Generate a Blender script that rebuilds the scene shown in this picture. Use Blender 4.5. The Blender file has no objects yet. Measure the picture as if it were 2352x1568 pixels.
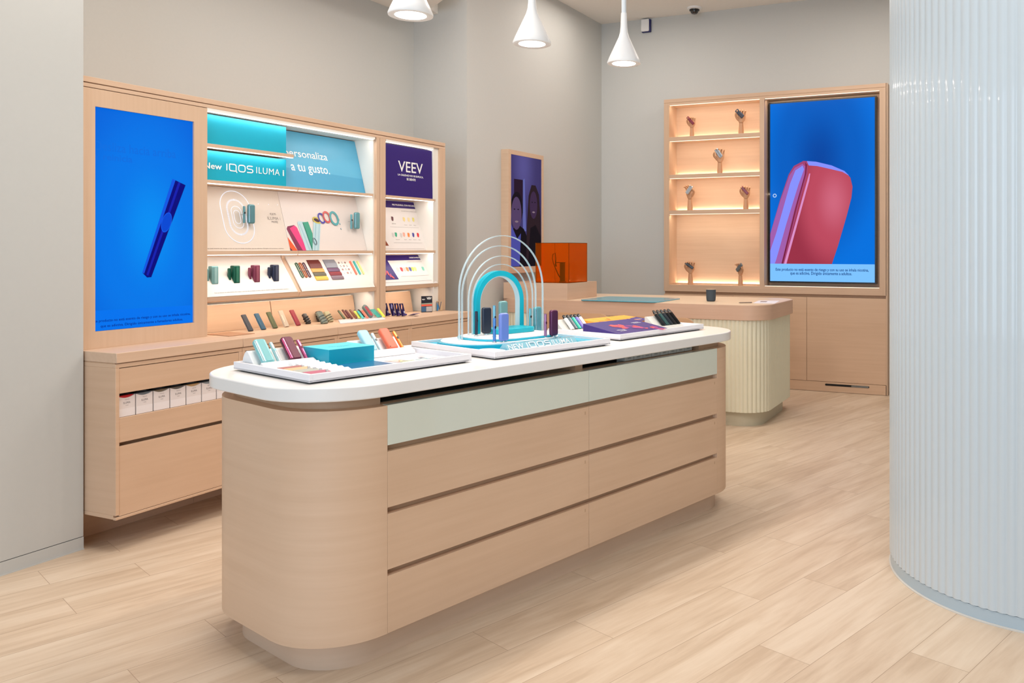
import bpy, bmesh, math, random
from mathutils import Matrix, Vector, Euler
random.seed(7)
SC = bpy.context.scene
COL = SC.collection
R = math.radians

# ------------------------------------------------------------------ camera
CAM_H = 1.35
YAW = 23.04
cam_d = bpy.data.cameras.new('camera'); cam = bpy.data.objects.new('camera', cam_d); COL.objects.link(cam)
cam.location = (0, 0, CAM_H)
cam.rotation_euler = (R(90), 0, R(YAW))
cam_d.sensor_width = 36.0
cam_d.lens = 1906.0 / 2352.0 * 36.0
cam_d.shift_x = (1176.0 - 1497.0) / 2352.0
cam_d.shift_y = (569.4 - 784.0) / 2352.0
cam_d.clip_start = 0.05
SC.camera = cam

# ------------------------------------------------------------------ world, lamps, exposure
SC.view_settings.view_transform = 'Standard'
SC.view_settings.look = 'None'
SC.view_settings.gamma = 1.0
SC.view_settings.use_curve_mapping = False
SC.view_settings.exposure = 0.10
w = bpy.data.worlds.new('daylight'); SC.world = w; w.use_nodes = True
w.node_tree.nodes['Background'].inputs[0].default_value = (0.62, 0.80, 1.0, 1)
w.node_tree.nodes['Background'].inputs[1].default_value = 0.5

def area(name, loc, size, power, color=(1, 1, 1), rot=(0, 0, 0), sy=None, spread=None):
    l = bpy.data.lights.new(name, 'AREA'); l.energy = power; l.color = color
    l.shape = 'RECTANGLE' if sy else 'SQUARE'; l.size = size
    if sy: l.size_y = sy
    if spread: l.spread = R(spread)
    o = bpy.data.objects.new(name, l); COL.objects.link(o); o.location = loc; o.rotation_euler = rot
    return o
# unseen ceiling lamps, some added as fill for pillar and island, and the shop window behind the photographer
for i, (x, y, p) in enumerate([(-2.6, 2.2, 37), (-2.2, 4.8, 31), (-0.9, 6.6, 23), (0.5, 1.6, 36), (-3.3, 6.9, 11), (-3.35, 4.1, 13)]):
    area('ceiling_light', (x, y, 3.72), 0.9, p, (1.0, 0.92, 0.84))
area('shop_window_light', (0.0, -5.2, 1.8), 6.0, 235, (0.68, 0.84, 1.0), (R(90), 0, R(8)), 3.2)

# ------------------------------------------------------------------ helpers
def lin(c):
    def f(v):
        v /= 255.0
        return v / 12.92 if v <= 0.04045 else ((v + 0.055) / 1.055) ** 2.4
    return (f(c[0]), f(c[1]), f(c[2]), 1)

_mats = {}
def mat(name, rgb, rough=0.5, metal=0.0, var=0.04, scale=20, bump=0.0, emit=0.0, trans=0.0, alpha=1.0, ior=1.45, coat=0.0):
    if name in _mats: return _mats[name]
    m = bpy.data.materials.new(name); m.use_nodes = True; nt = m.node_tree; b = nt.nodes['Principled BSDF']
    col = lin(rgb)
    b.inputs['Roughness'].default_value = rough; b.inputs['Metallic'].default_value = metal
    b.inputs['IOR'].default_value = ior
    if coat: b.inputs['Coat Weight'].default_value = coat
    tc = nt.nodes.new('ShaderNodeTexCoord')
    nz = nt.nodes.new('ShaderNodeTexNoise'); nz.inputs['Scale'].default_value = scale; nz.inputs['Detail'].default_value = 3
    nt.links.new(tc.outputs['Object'], nz.inputs['Vector'])
    mx = nt.nodes.new('ShaderNodeMix'); mx.data_type = 'RGBA'
    mx.inputs['A'].default_value = tuple(c * (1 - var) for c in col[:3]) + (1,)
    mx.inputs['B'].default_value = tuple(min(1, c * (1 + var)) for c in col[:3]) + (1,)
    nt.links.new(nz.outputs['Fac'], mx.inputs['Factor'])
    if emit: b.inputs['Base Color'].default_value = (0.01, 0.01, 0.01, 1)
    else: nt.links.new(mx.outputs['Result'], b.inputs['Base Color'])
    if bump:
        bp = nt.nodes.new('ShaderNodeBump'); bp.inputs['Strength'].default_value = bump; bp.inputs['Distance'].default_value = 0.002
        nt.links.new(nz.outputs['Fac'], bp.inputs['Height']); nt.links.new(bp.outputs['Normal'], b.inputs['Normal'])
    if emit:
        nt.links.new(mx.outputs['Result'], b.inputs['Emission Color']); b.inputs['Emission Strength'].default_value = emit
        b.inputs['Roughness'].default_value = rough
    if trans: b.inputs['Transmission Weight'].default_value = trans
    if alpha < 1: b.inputs['Alpha'].default_value = alpha
    _mats[name] = m
    return m

def wood(name, rgb, axis='Y', rough=0.42, contrast=0.06, sc=1.0):
    """pale beech veneer: fine streaks along one axis plus slow cloudy variation"""
    if name in _mats: return _mats[name]
    m = bpy.data.materials.new(name); m.use_nodes = True; nt = m.node_tree; b = nt.nodes['Principled BSDF']
    b.inputs['Roughness'].default_value = rough; b.inputs['Specular IOR Level'].default_value = 0.35
    tc = nt.nodes.new('ShaderNodeTexCoord'); mp = nt.nodes.new('ShaderNodeMapping')
    s = {'X': (1.2, 34, 34), 'Y': (34, 1.2, 34), 'Z': (34, 34, 1.2), 'H': (1.3, 1.3, 30)}[axis]
    mp.inputs['Scale'].default_value = tuple(v * sc for v in s)
    nt.links.new(tc.outputs['Object'], mp.inputs['Vector'])
    n1 = nt.nodes.new('ShaderNodeTexNoise'); n1.inputs['Scale'].default_value = 1.6; n1.inputs['Detail'].default_value = 5
    nt.links.new(mp.outputs['Vector'], n1.inputs['Vector'])
    n2 = nt.nodes.new('ShaderNodeTexNoise'); n2.inputs['Scale'].default_value = 2.3; n2.inputs['Detail'].default_value = 2
    nt.links.new(tc.outputs['Object'], n2.inputs['Vector'])
    ad = nt.nodes.new('ShaderNodeMath'); ad.operation = 'MULTIPLY_ADD'; ad.inputs[1].default_value = 0.5
    nt.links.new(n1.outputs['Fac'], ad.inputs[0]); 
    m2 = nt.nodes.new('ShaderNodeMath'); m2.operation = 'MULTIPLY'; m2.inputs[1].default_value = 0.4
    nt.links.new(n2.outputs['Fac'], m2.inputs[0]); nt.links.new(m2.outputs[0], ad.inputs[2])
    cr = nt.nodes.new('ShaderNodeValToRGB'); col = lin(rgb)
    k = contrast
    cr.color_ramp.elements[0].position = 0.3; cr.color_ramp.elements[1].position = 0.7
    cr.color_ramp.elements[0].color = (col[0] * (1 - k), col[1] * (1 - 1.6 * k), col[2] * (1 - 2.2 * k), 1)
    cr.color_ramp.elements[1].color = (min(1, col[0] * (1 + k)), min(1, col[1] * (1 + k)), min(1, col[2] * (1 + k)), 1)
    nt.links.new(ad.outputs[0], cr.inputs['Fac']); nt.links.new(cr.outputs['Color'], b.inputs['Base Color'])
    _mats[name] = m
    return m

def rrect(x0, y0, x1, y1, r, n=6):
    pts = []
    for cx, cy, a0 in ((x1 - r, y1 - r, 0), (x0 + r, y1 - r, 90), (x0 + r, y0 + r, 180), (x1 - r, y0 + r, 270)):
        for i in range(n + 1):
            t = R(a0 + 90.0 * i / n); pts.append((cx + r * math.cos(t), cy + r * math.sin(t)))
    return pts

def circ(cx, cy, r, n=24, ry=None, rot=0):
    ry = ry or r; o = []
    for i in range(n):
        t = 2 * math.pi * i / n; x, y = r * math.cos(t), ry * math.sin(t)
        o.append((cx + x * math.cos(rot) - y * math.sin(rot), cy + x * math.sin(rot) + y * math.cos(rot)))
    return o

class MB:
    def __init__(s): s.v = []; s.f = []; s.mi = []; s.m = 0
    def _add(s, vs, fs):
        b = len(s.v); s.v += [tuple(p) for p in vs]; s.f += [tuple(i + b for i in f) for f in fs]; s.mi += [s.m] * len(fs); return s
    def box(s, x0, y0, z0, x1, y1, z1):
        if x0 > x1: x0, x1 = x1, x0
        if y0 > y1: y0, y1 = y1, y0
        if z0 > z1: z0, z1 = z1, z0
        return s._add([(x0, y0, z0), (x1, y0, z0), (x1, y1, z0), (x0, y1, z0), (x0, y0, z1), (x1, y0, z1), (x1, y1, z1), (x0, y1, z1)],
                      [(3, 2, 1, 0), (4, 5, 6, 7), (0, 1, 5, 4), (1, 2, 6, 5), (2, 3, 7, 6), (3, 0, 4, 7)])
    def prism(s, poly, z0, z1, axis='Z'):
        def P(a, b, c):
            return {'Z': (a, b, c), 'X': (c, a, b), 'Y': (a, c, b)}[axis]
        n = len(poly); vs = [P(a, b, z0) for a, b in poly] + [P(a, b, z1) for a, b in poly]
        fs = [tuple(range(n - 1, -1, -1)), tuple(range(n, 2 * n))] + [(i, (i + 1) % n, n + (i + 1) % n, n + i) for i in range(n)]
        return s._add(vs, fs)
    def loft(s, polys, cap=True):
        n = len(polys[0]); vs = [p for q in polys for p in q]; fs = []
        for k in range(len(polys) - 1):
            for i in range(n):
                j = (i + 1) % n; fs.append((k * n + i, k * n + j, (k + 1) * n + j, (k + 1) * n + i))
        if cap: fs += [tuple(range(n - 1, -1, -1)), tuple(range((len(polys) - 1) * n, len(polys) * n))]
        return s._add(vs, fs)
    def lathe(s, prof, n=32, c=(0, 0, 0), cap=True):
        return s.loft([[(c[0] + r * math.cos(2 * math.pi * i / n), c[1] + r * math.sin(2 * math.pi * i / n), c[2] + z) for i in range(n)] for r, z in prof], cap)
    def tube(s, pts, rad, n=10, sx=1.0):
        P = [Vector(p) for p in pts]
        if not isinstance(rad, (list, tuple)): rad = [rad] * len(P)
        rings = []; up = None
        for i, p in enumerate(P):
            d = (P[min(i + 1, len(P) - 1)] - P[max(i - 1, 0)]).normalized()
            if up is None:
                up = Vector((0, 0, 1)) if abs(d.z) < 0.9 else Vector((0, 1, 0))
            a = d.cross(up).normalized(); b = a.cross(d).normalized(); up = b
            rings.append([tuple(p + a * (rad[i] * sx * math.cos(2 * math.pi * k / n)) + b * (rad[i] * math.sin(2 * math.pi * k / n))) for k in range(n)])
        return s.loft(rings)
    def strip(s, pts, w, z0, z1, closed=False):
        """flat ribbon in the xy plane following 2-D points"""
        n = len(pts); L = []; Q = []
        for i in range(n):
            a = pts[(i - 1) % n] if (closed or i > 0) else pts[i]
            b = pts[(i + 1) % n] if (closed or i < n - 1) else pts[i]
            dx, dy = b[0] - a[0], b[1] - a[1]; l = math.hypot(dx, dy) or 1; nx, ny = -dy / l * w / 2, dx / l * w / 2
            L.append((pts[i][0] + nx, pts[i][1] + ny)); Q.append((pts[i][0] - nx, pts[i][1] - ny))
        m = n if closed else n - 1; vs = []; fs = []
        for i in range(n):
            vs += [(L[i][0], L[i][1], z0), (Q[i][0], Q[i][1], z0), (Q[i][0], Q[i][1], z1), (L[i][0], L[i][1], z1)]
        for i in range(m):
            a = 4 * i; b = 4 * ((i + 1) % n)
            fs += [(a, a + 1, b + 1, b), (a + 1, a + 2, b + 2, b + 1), (a + 2, a + 3, b + 3, b + 2), (a + 3, a, b, b + 3)]
        if not closed: fs += [(3, 2, 1, 0), (4 * n - 4, 4 * n - 3, 4 * n - 2, 4 * n - 1)]
        return s._add(vs, fs)
    def off(s, dx, dy, dz=0):
        s.v = [(p[0] + dx, p[1] + dy, p[2] + dz) for p in s.v]; return s
    def wb(s, name, m, parent, **k):
        """build from world coordinates under a top-level parent"""
        inv = parent.matrix_basis.inverted(); s.v = [tuple(inv @ Vector(p)) for p in s.v]
        return s.build(name, m, parent, **k)
    def build(s, name, m, parent=None, loc=(0, 0, 0), rot=(0, 0, 0), bevel=0, seg=2, smooth=False, angle=35):
        me = bpy.data.meshes.new(name); me.from_pydata(s.v, [], s.f)
        ms = m if isinstance(m, (list, tuple)) else [m]
        for q in ms: me.materials.append(q)
        me.polygons.foreach_set('material_index', s.mi)
        bm = bmesh.new(); bm.from_mesh(me); bmesh.ops.recalc_face_normals(bm, faces=bm.faces); bm.to_mesh(me); bm.free()
        if smooth or bevel:
            me.polygons.foreach_set('use_smooth', [True] * len(me.polygons))
            me.set_sharp_from_angle(angle=R(angle))
        me.update()
        o = bpy.data.objects.new(name, me); COL.objects.link(o); o.location = loc; o.rotation_euler = rot
        if parent: o.parent = parent
        if bevel:
            b = o.modifiers.new('bevel', 'BEVEL'); b.width = bevel; b.segments = seg; b.limit_method = 'ANGLE'; b.angle_limit = R(40); b.harden_normals = False
        return o

def tag(o, label=None, cat=None, group=None, kind=None):
    if label: o['label'] = label
    if cat: o['category'] = cat
    if group: o['group'] = group
    if kind: o['kind'] = kind
    return o
def thing(name, label, cat, loc=(0, 0, 0), rot=(0, 0, 0), group=None, mtx=None):
    o = bpy.data.objects.new(name, None); COL.objects.link(o); o.empty_display_size = 0.05
    if mtx is not None: o.matrix_world = mtx
    else: o.location = loc; o.rotation_euler = rot
    return tag(o, label, cat, group)
def struct(o, label=None):
    o['kind'] = 'structure'
    if label: o['label'] = label
    return o

def text_polys(txt, bold=0.0, spacing=1.0):
    c = bpy.data.curves.new('txt', 'FONT'); c.body = txt; c.size = 1.0; c.offset = bold; c.resolution_u = 3; c.space_character = spacing
    o = bpy.data.objects.new('txt', c); COL.objects.link(o)
    dg = bpy.context.evaluated_depsgraph_get(); dg.update()
    me = bpy.data.meshes.new_from_object(o.evaluated_get(dg))
    vs = [tuple(v.co) for v in me.vertices]; fs = [tuple(p.vertices) for p in me.polygons]
    bpy.data.objects.remove(o); bpy.data.curves.remove(c); bpy.data.meshes.remove(me)
    return vs, fs
def add_text(mb, txt, x0, y0, x1, y1, z, bold=0.0, spacing=1.0, skew=0.0):
    """fit a line of lettering into the box (x0,y0)-(x1,y1) of the local xy plane"""
    vs, fs = text_polys(txt, bold, spacing)
    if not vs: return
    ax = min(v[0] for v in vs); bx = max(v[0] for v in vs); ay = min(v[1] for v in vs); by = max(v[1] for v in vs)
    sx = (x1 - x0) / (bx - ax); sy = (y1 - y0) / (by - ay)
    mb._add([(x0 + (v[0] - ax) * sx + skew * (v[1] - ay) * sy, y0 + (v[1] - ay) * sy, z) for v in vs], fs)

def logo_strokes():
    """four squared, open-cornered capitals in a unit-high row: returns polylines, total width 3.55"""
    out = [([(0.08, 0), (0.08, 1)], False)]
    def sq(x0, x1, r=0.3, y0=0.0, y1=1.0): return rrect(x0, y0, x1, y1, r, 5)
    q = [(0.42, 1.0), (1.02, 1.0)] + [(1.02 + 0.26 * math.sin(R(t)), 0.74 + 0.26 * math.cos(R(t))) for t in range(0, 91, 15)] + [(1.28, 0.0), (1.42, -0.22)]
    out.append((q, False))
    out.append(([(0.42, 1.0), (0.42, 0.26)] + [(0.68 - 0.26 * math.cos(R(t)), 0.26 - 0.26 * math.sin(R(t))) for t in range(0, 91, 15)] + [(1.2, 0.0)], False))
    out.append((sq(1.62, 2.48), True))
    S = [(3.5, 1.0), (2.98, 1.0)] + [(2.98 - 0.24 * math.sin(R(t)), 0.76 + 0.24 * math.cos(R(t))) for t in range(20, 161, 20)] + [(2.98, 0.52), (3.28, 0.52)] + \
        [(3.28 + 0.25 * math.sin(R(t)), 0.26 + 0.26 * math.cos(R(t))) for t in range(20, 161, 20)] + [(3.28, 0.0), (2.74, 0.0)]
    out.append((S, False))
    return out
def add_logo(mb, x0, y0, x1, y1, w, z0, z1):
    sx = (x1 - x0) / 3.55; sy = (y1 - y0)
    for pts, cl in logo_strokes():
        mb.strip([(x0 + p[0] * sx, y0 + p[1] * sy) for p in pts], w, z0, z1, cl)

def frame_mtx(origin, ex, ey):
    ex = Vector(ex).normalized(); ey = Vector(ey).normalized(); ez = ex.cross(ey)
    m = Matrix.Identity(4)
    for i in range(3): m[i][0] = ex[i]; m[i][1] = ey[i]; m[i][2] = ez[i]; m[i][3] = origin[i]
    return m

# island frame (the counter stands 14.8 degrees off the walls)
IR = R(-14.8)
def I(x, y, z=0.0): return (x * math.cos(IR) - y * math.sin(IR), x * math.sin(IR) + y * math.cos(IR), z)

# ------------------------------------------------------------------ materials
M_wall = mat('wall_paint', (203, 203, 199), 0.85, var=0.02, scale=60, bump=0.08)
M_wall2 = mat('partition_paint', (192, 192, 188), 0.8, var=0.015, scale=40)
M_ceil = mat('ceiling_paint', (240, 236, 230), 0.9, var=0.02, scale=30)
W_isl = wood('beech_veneer_horizontal', (217, 184, 155), 'H')
W_islx = wood('beech_veneer_cross', (216, 186, 160), 'X')
W_z = wood('beech_veneer_upright', (210, 180, 153), 'Z')
W_y = wood('beech_veneer_long', (212, 182, 156), 'Y')
W_x = wood('beech_veneer_wide', (211, 180, 153), 'X')
W_pl = wood('beech_plinth', (206, 178, 154), 'H')
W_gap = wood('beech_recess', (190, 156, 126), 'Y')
W_lit = wood('beech_niche', (226, 194, 164), 'X')
W_hand = wood('lime_wood', (206, 158, 122), 'Z', contrast=0.04)
M_white = mat('white_solid_surface', (238, 234, 230), 0.28, var=0.01, coat=0.2)
M_tray = mat('white_tray_lacquer', (232, 230, 234), 0.35, var=0.01)
M_wplast = mat('white_plastic', (242, 241, 240), 0.35, var=0.01)
M_panelw = mat('white_laminate', (236, 232, 224), 0.5, var=0.01)
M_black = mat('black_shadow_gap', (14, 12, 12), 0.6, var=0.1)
M_blackp = mat('black_plastic', (22, 22, 24), 0.25, var=0.05)
M_glassg = mat('frosted_green_glass', (216, 220, 206), 0.12, var=0.01, coat=0.5)
M_steel = mat('brushed_steel', (150, 152, 150), 0.3, 0.9, var=0.1, scale=60)
M_chrome = mat('chrome', (215, 217, 220), 0.08, 1.0, var=0.01)
M_flute = mat('fluted_blue_white_panel', (198, 208, 214), 0.3, var=0.01, coat=0.3)
M_cream = mat('fluted_cream_panel', (230, 225, 200), 0.45, var=0.02)
M_creamd = mat('cream_plinth', (200, 192, 168), 0.45, var=0.02)
M_led = mat('led_diffuser', (255, 248, 240), 0.5, var=0.0, emit=2.6)
M_ledw = mat('led_diffuser_warm', (255, 232, 204), 0.5, var=0.0, emit=1.6)
M_bulb = mat('lamp_diffuser', (255, 248, 240), 0.5, var=0.0, emit=7.0)
M_acr = mat('clear_acrylic', (212, 232, 238), 0.08, alpha=0.5, var=0.0, coat=0.5)
M_cyan = mat('cyan_acrylic', (0, 176, 205), 0.25, var=0.02, coat=0.3)
M_cyanl = mat('light_cyan_lacquer', (60, 205, 222), 0.3, var=0.02)

# ------------------------------------------------------------------ the setting
def floor_material():
    m = bpy.data.materials.new('plank_floor'); m.use_nodes = True; nt = m.node_tree; b = nt.nodes['Principled BSDF']; L = nt.links.new
    b.inputs['Roughness'].default_value = 0.42; b.inputs['Specular IOR Level'].default_value = 0.4
    def N(t, **k):
        n = nt.nodes.new(t)
        for a, v in k.items(): setattr(n, a, v)
        return n
    def math_(op, a, bb=None, c=None):
        n = N('ShaderNodeMath', operation=op)
        for i, v in enumerate((a, bb, c)):
            if v is None: continue
            if isinstance(v, (int, float)): n.inputs[i].default_value = v
            else: L(v, n.inputs[i])
        return n.outputs[0]
    g = N('ShaderNodeNewGeometry'); mp = N('ShaderNodeMapping'); mp.inputs['Rotation'].default_value = (0, 0, R(19.38)); L(g.outputs['Position'], mp.inputs['Vector'])
    sp = N('ShaderNodeSeparateXYZ'); L(mp.outputs['Vector'], sp.inputs[0]); x, y = sp.outputs[0], sp.outputs[1]
    rx = math_('DIVIDE', math_('ADD', x, 2.035), 0.2); row = math_('FLOOR', rx); fx = math_('FRACT', rx)
    cr = N('ShaderNodeValToRGB'); cr.color_ramp.interpolation = 'CONSTANT'
    known = {-10: 3, -9: 2, -8: 0, -7: 1, -6: 3, -5: 2, -4: 0, -3: 3, -2: 1, -1: 2, 0: 0, 1: 1, 2: 3, 3: 2, 4: 0, 5: 2}
    rows = list(range(-14, 15)); el = cr.color_ramp.elements
    for k, r_ in enumerate(rows):
        o_ = known.get(r_, (r_ * 7 + 3) % 4); v = (0.23 + 0.3 * o_) / 1.2
        e = el[k] if k < 2 else el.new(k / 29.0)
        e.position = k / 29.0; e.color = (v, v, v, 1)
    L(math_('DIVIDE', math_('ADD', row, 14.5), 29.0), cr.inputs['Fac'])
    ry = math_('SUBTRACT', math_('DIVIDE', y, 1.2), cr.outputs['Color']); pl = math_('FLOOR', ry); fy = math_('FRACT', ry)
    ex = math_('MULTIPLY', math_('MINIMUM', fx, math_('SUBTRACT', 1.0, fx)), 0.2)
    ey = math_('MULTIPLY', math_('MINIMUM', fy, math_('SUBTRACT', 1.0, fy)), 1.2)
    seam = math_('LESS_THAN', math_('MINIMUM', ex, ey), 0.0011)
    cb = N('ShaderNodeCombineXYZ'); L(row, cb.inputs[0]); L(pl, cb.inputs[1])
    wn = N('ShaderNodeTexWhiteNoise', noise_dimensions='3D'); L(cb.outputs[0], wn.inputs['Vector'])
    # veining: streaks along the plank, shifted plank by plank
    sh = N('ShaderNodeVectorMath', operation='MULTIPLY_ADD'); sh.inputs[1].default_value = (7, 7, 7); L(wn.outputs['Color'], sh.inputs[0]); L(mp.outputs['Vector'], sh.inputs[2])
    m2 = N('ShaderNodeMapping'); m2.inputs['Scale'].default_value = (11, 1.1, 1); L(sh.outputs[0], m2.inputs['Vector'])
    n1 = N('ShaderNodeTexNoise'); n1.inputs['Scale'].default_value = 1.3; n1.inputs['Detail'].default_value = 6; n1.inputs['Roughness'].default_value = 0.6; n1.inputs['Distortion'].default_value = 0.6; L(m2.outputs[0], n1.inputs['Vector'])
    m3 = N('ShaderNodeMapping'); m3.inputs['Scale'].default_value = (40, 3, 1); L(sh.outputs[0], m3.inputs['Vector'])
    n2 = N('ShaderNodeTexNoise'); n2.inputs['Scale'].default_value = 1.5; n2.inputs['Detail'].default_value = 4; L(m3.outputs[0], n2.inputs['Vector'])
    f = math_('ADD', math_('MULTIPLY', n1.outputs['Fac'], 0.75), math_('MULTIPLY', n2.outputs['Fac'], 0.25))
    f = math_('ADD', f, math_('MULTIPLY', math_('SUBTRACT', wn.outputs['Value'], 0.5), 0.10))
    c2 = N('ShaderNodeValToRGB'); e = c2.color_ramp.elements
    e[0].position = 0.34; e[0].color = lin((198, 173, 147)); e[1].position = 0.64; e[1].color = lin((223, 203, 180))
    q = e.new(0.48); q.color = lin((212, 189, 164))
    L(f, c2.inputs['Fac'])
    mx = N('ShaderNodeMix', data_type='RGBA'); L(seam, mx.inputs['Factor']); L(c2.outputs['Color'], mx.inputs['A']); mx.inputs['B'].default_value = lin((176, 150, 126))
    L(mx.outputs['Result'], b.inputs['Base Color'])
    bp = N('ShaderNodeBump'); bp.inputs['Strength'].default_value = 0.12; bp.inputs['Distance'].default_value = 0.001; L(f, bp.inputs['Height']); L(bp.outputs['Normal'], b.inputs['Normal'])
    return m
struct(MB().box(-4.7, -4, -0.05, 3.1, 8.2, 0).build('floor', floor_material()))
struct(MB().box(-4.7, -2.5, 3.77, 3.1, 8.2, 3.87).build('ceiling', M_ceil))
struct(MB().box(-4.65, 0, 0, -4.55, 5.607, 3.77).build('wall_left', M_wall))
struct(MB().box(-4.65, 5.607, 0, -4.015, 8.05, 3.77).build('wall_rear_left', M_wall), 'projecting wall beside the reception desk')
struct(MB().box(-4.65, 8.05, 0, 3.1, 8.15, 3.77).build('wall_back', M_wall))
struct(MB().box(3.0, -2.5, 0, 3.1, 8.05, 3.77).build('wall_right', M_wall))
struct(MB().box(-4.5, -2.5, 0.0585, -3.804, 2.428, 3.77).build('wall_front_left', M_wall2), 'smooth grey-white partition at the left edge')
struct(MB().box(-4.5, -2.5, 0, -3.803, 2.429, 0.0555).box(-4.5, -2.5, 0, -3.798, 2.429, 0.004).build('baseboard_left', M_wall2))
struct(MB().box(-4.49, -2.5, 0.0555, -3.807, 2.425, 0.0585).build('trim_1', M_black), 'dark shadow gap above the baseboard')
struct(MB().prism([(-4.549, 0), (-4.549, 5.606), (-4.30, 5.606), (-4.27, 5.47), (-3.95, 5.26), (-3.95, 0)][::-1], 3.28, 3.769).build('trim_2', M_ceil), 'lowered ceiling over the display wall')

# fluted round column, right
def fluted(outline, pitch, amp, per=8):
    n = len(outline); seg = []; tot = 0
    for i in range(n):
        a, b2 = Vector(outline[i]), Vector(outline[(i + 1) % n]); l = (b2 - a).length; seg.append((tot, a, b2, l)); tot += l
    cnt = max(3, round(tot / pitch)); N_ = cnt * per; out = []; k = 0
    for j in range(N_):
        s_ = tot * j / N_
        while k < n - 1 and s_ > seg[k][0] + seg[k][3]: k += 1
        t0, a, b2, l = seg[k]; p = a.lerp(b2, (s_ - t0) / l if l else 0); d = (b2 - a).normalized(); nrm = Vector((d.y, -d.x))
        h = amp * abs(math.sin(math.pi * cnt * j / N_))
        out.append((p.x + nrm.x * h, p.y + nrm.y * h))
    return out
col = thing('fluted_column', 'tall round column clad in pale blue-white fluted panels, right edge', 'column', (0.14, 3.785, 0))
NF = 112
MB().prism([((0.5985 + 0.0055 * abs(math.sin(math.pi * NF * j / (NF * 8)))) * math.cos(2 * math.pi * j / (NF * 8)), (0.5985 + 0.0055 * abs(math.sin(math.pi * NF * j / (NF * 8)))) * math.sin(2 * math.pi * j / (NF * 8))) for j in range(NF * 8)], 0.052, 3.765).build('fluted_cladding', M_flute, col, smooth=True, angle=60)
MB().prism(circ(0, 0, 0.600, 96), 0.0, 0.05).build('base_band', mat('column_base_band', (176, 192, 202), 0.35, var=0.01), col, smooth=True)
MB().lathe([(0.600, 0.0), (0.606, 0.0), (0.606, 0.003), (0.600, 0.006)], 96).build('floor_seal', mat('seal_bead', (205, 200, 192), 0.4), col, smooth=True)

# ------------------------------------------------------------------ island counter
ic = (-2.72, 2.575)
isl = thing('island_counter', 'large central display counter with rounded ends, pale wood body, drawers', 'counter', I(ic[0], ic[1]), (0, 0, IR))
def IB(mb, name, m, parent=isl, **k): return mb.off(-ic[0], -ic[1]).build(name, m, parent, **k)
IB(MB().prism(rrect(-3.04, 1.405, -2.39, 3.745, 0.19, 10), 0, 0.105), 'plinth', W_pl, smooth=True)
def notched(x0, y0, x1, y1, r, xn, ya, yb):
    p = [q for q in rrect(x0, y0, x1, y1, r, 12)]
    # outline runs counter-clockwise from the (+x) side of the far corner; the notch sits on the +x face between last and first point
    return p + [(x1, ya), (xn, ya), (xn, yb), (x1, yb)]
IB(MB().prism(notched(-3.11, 1.345, -2.333, 3.805, 0.25, -2.362, 1.603, 3.547), 0.097, 0.838), 'carcass', W_isl, smooth=True)
neck = [q for q in rrect(-3.07, 1.385, -2.373, 3.765, 0.215, 10)] + [(-2.373, 1.603), (-2.75, 1.603), (-2.75, 2.535), (-2.373, 2.535), (-2.373, 2.579), (-2.75, 2.579), (-2.75, 3.44), (-2.373, 3.44)]
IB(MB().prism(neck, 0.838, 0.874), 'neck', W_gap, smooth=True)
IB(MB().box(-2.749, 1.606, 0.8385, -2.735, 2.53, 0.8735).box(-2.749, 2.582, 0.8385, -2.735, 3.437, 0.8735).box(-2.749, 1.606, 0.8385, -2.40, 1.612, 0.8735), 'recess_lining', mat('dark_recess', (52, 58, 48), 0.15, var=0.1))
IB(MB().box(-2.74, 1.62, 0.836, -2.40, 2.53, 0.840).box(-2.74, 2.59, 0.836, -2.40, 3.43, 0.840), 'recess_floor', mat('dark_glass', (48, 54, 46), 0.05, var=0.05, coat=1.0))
# drawer fronts: glass pair on top, three wooden pairs
for (y0, y1, nm) in ((1.604, 2.576, 0), (2.578, 3.5465, 1)):
    IB(MB().box(-2.361, y0, 0.7085, -2.333, y1, 0.839), 'glass_front', M_glassg, bevel=0.0008)
    for z0, z1 in ((0.0975, 0.284), (0.304, 0.485), (0.506, 0.688)):
        d = IB(MB().box(-2.361, y0, z0, -2.333, y1, z1), 'drawer_front', W_isl, bevel=0.0008)
        MB().box(-2.3335 - ic[0], y1 - 0.026 - ic[1], z1 - 0.030, -2.3325 - ic[0], y1 - 0.021 - ic[1], z1 - 0.017).build('lock_slot', W_gap, d)
wt = IB(MB().prism(rrect(-3.135, 1.305, -2.303, 3.825, 0.275, 14), 0.873, 0.917), 'worktop', M_white, bevel=0.0045, seg=3)
IB(MB().box(-2.361, 1.604, 0.0975, -2.3605, 3.546, 0.838), 'drawer_gap', W_gap)
# packs lying in the open slot of the island
for i in range(8):
    y = 2.905 + i * 0.066
    pk = thing('refill_pack', 'grey refill pack in the slot under the worktop, ' + ['leftmost of the eight', 'second of the eight from the left', 'third of the eight from the left', 'fourth of the eight from the left', 'fourth of the eight from the right', 'third of the eight from the right', 'second of the eight from the right', 'rightmost of the eight'][i], 'pack', I(-2.385, y, 0.8405), (0, 0, IR), 'refill packs in the island slot')
    MB().box(-0.05, -0.031, 0, 0, 0.031, 0.031).build('carton', mat('silver_card', (186, 188, 182), 0.4, var=0.05), pk, bevel=0.0008)
    t = MB().box(0.0002, 0.008, 0.017, 0.0006, 0.014, 0.027)
    add_tmp = MB(); add_text(add_tmp, 'IQOS', -0.014, 0.019, 0.004, 0.024, 0); t._add([(0.0006, v[0], v[1]) for v in add_tmp.v], add_tmp.f)
    add_tmp = MB(); add_text(add_tmp, 'TEREA', -0.014, 0.009, 0.012, 0.013, 0); t._add([(0.0006, v[0], v[1]) for v in add_tmp.v], add_tmp.f)
    t.build('printed_mark', M_blackp, pk)

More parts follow.
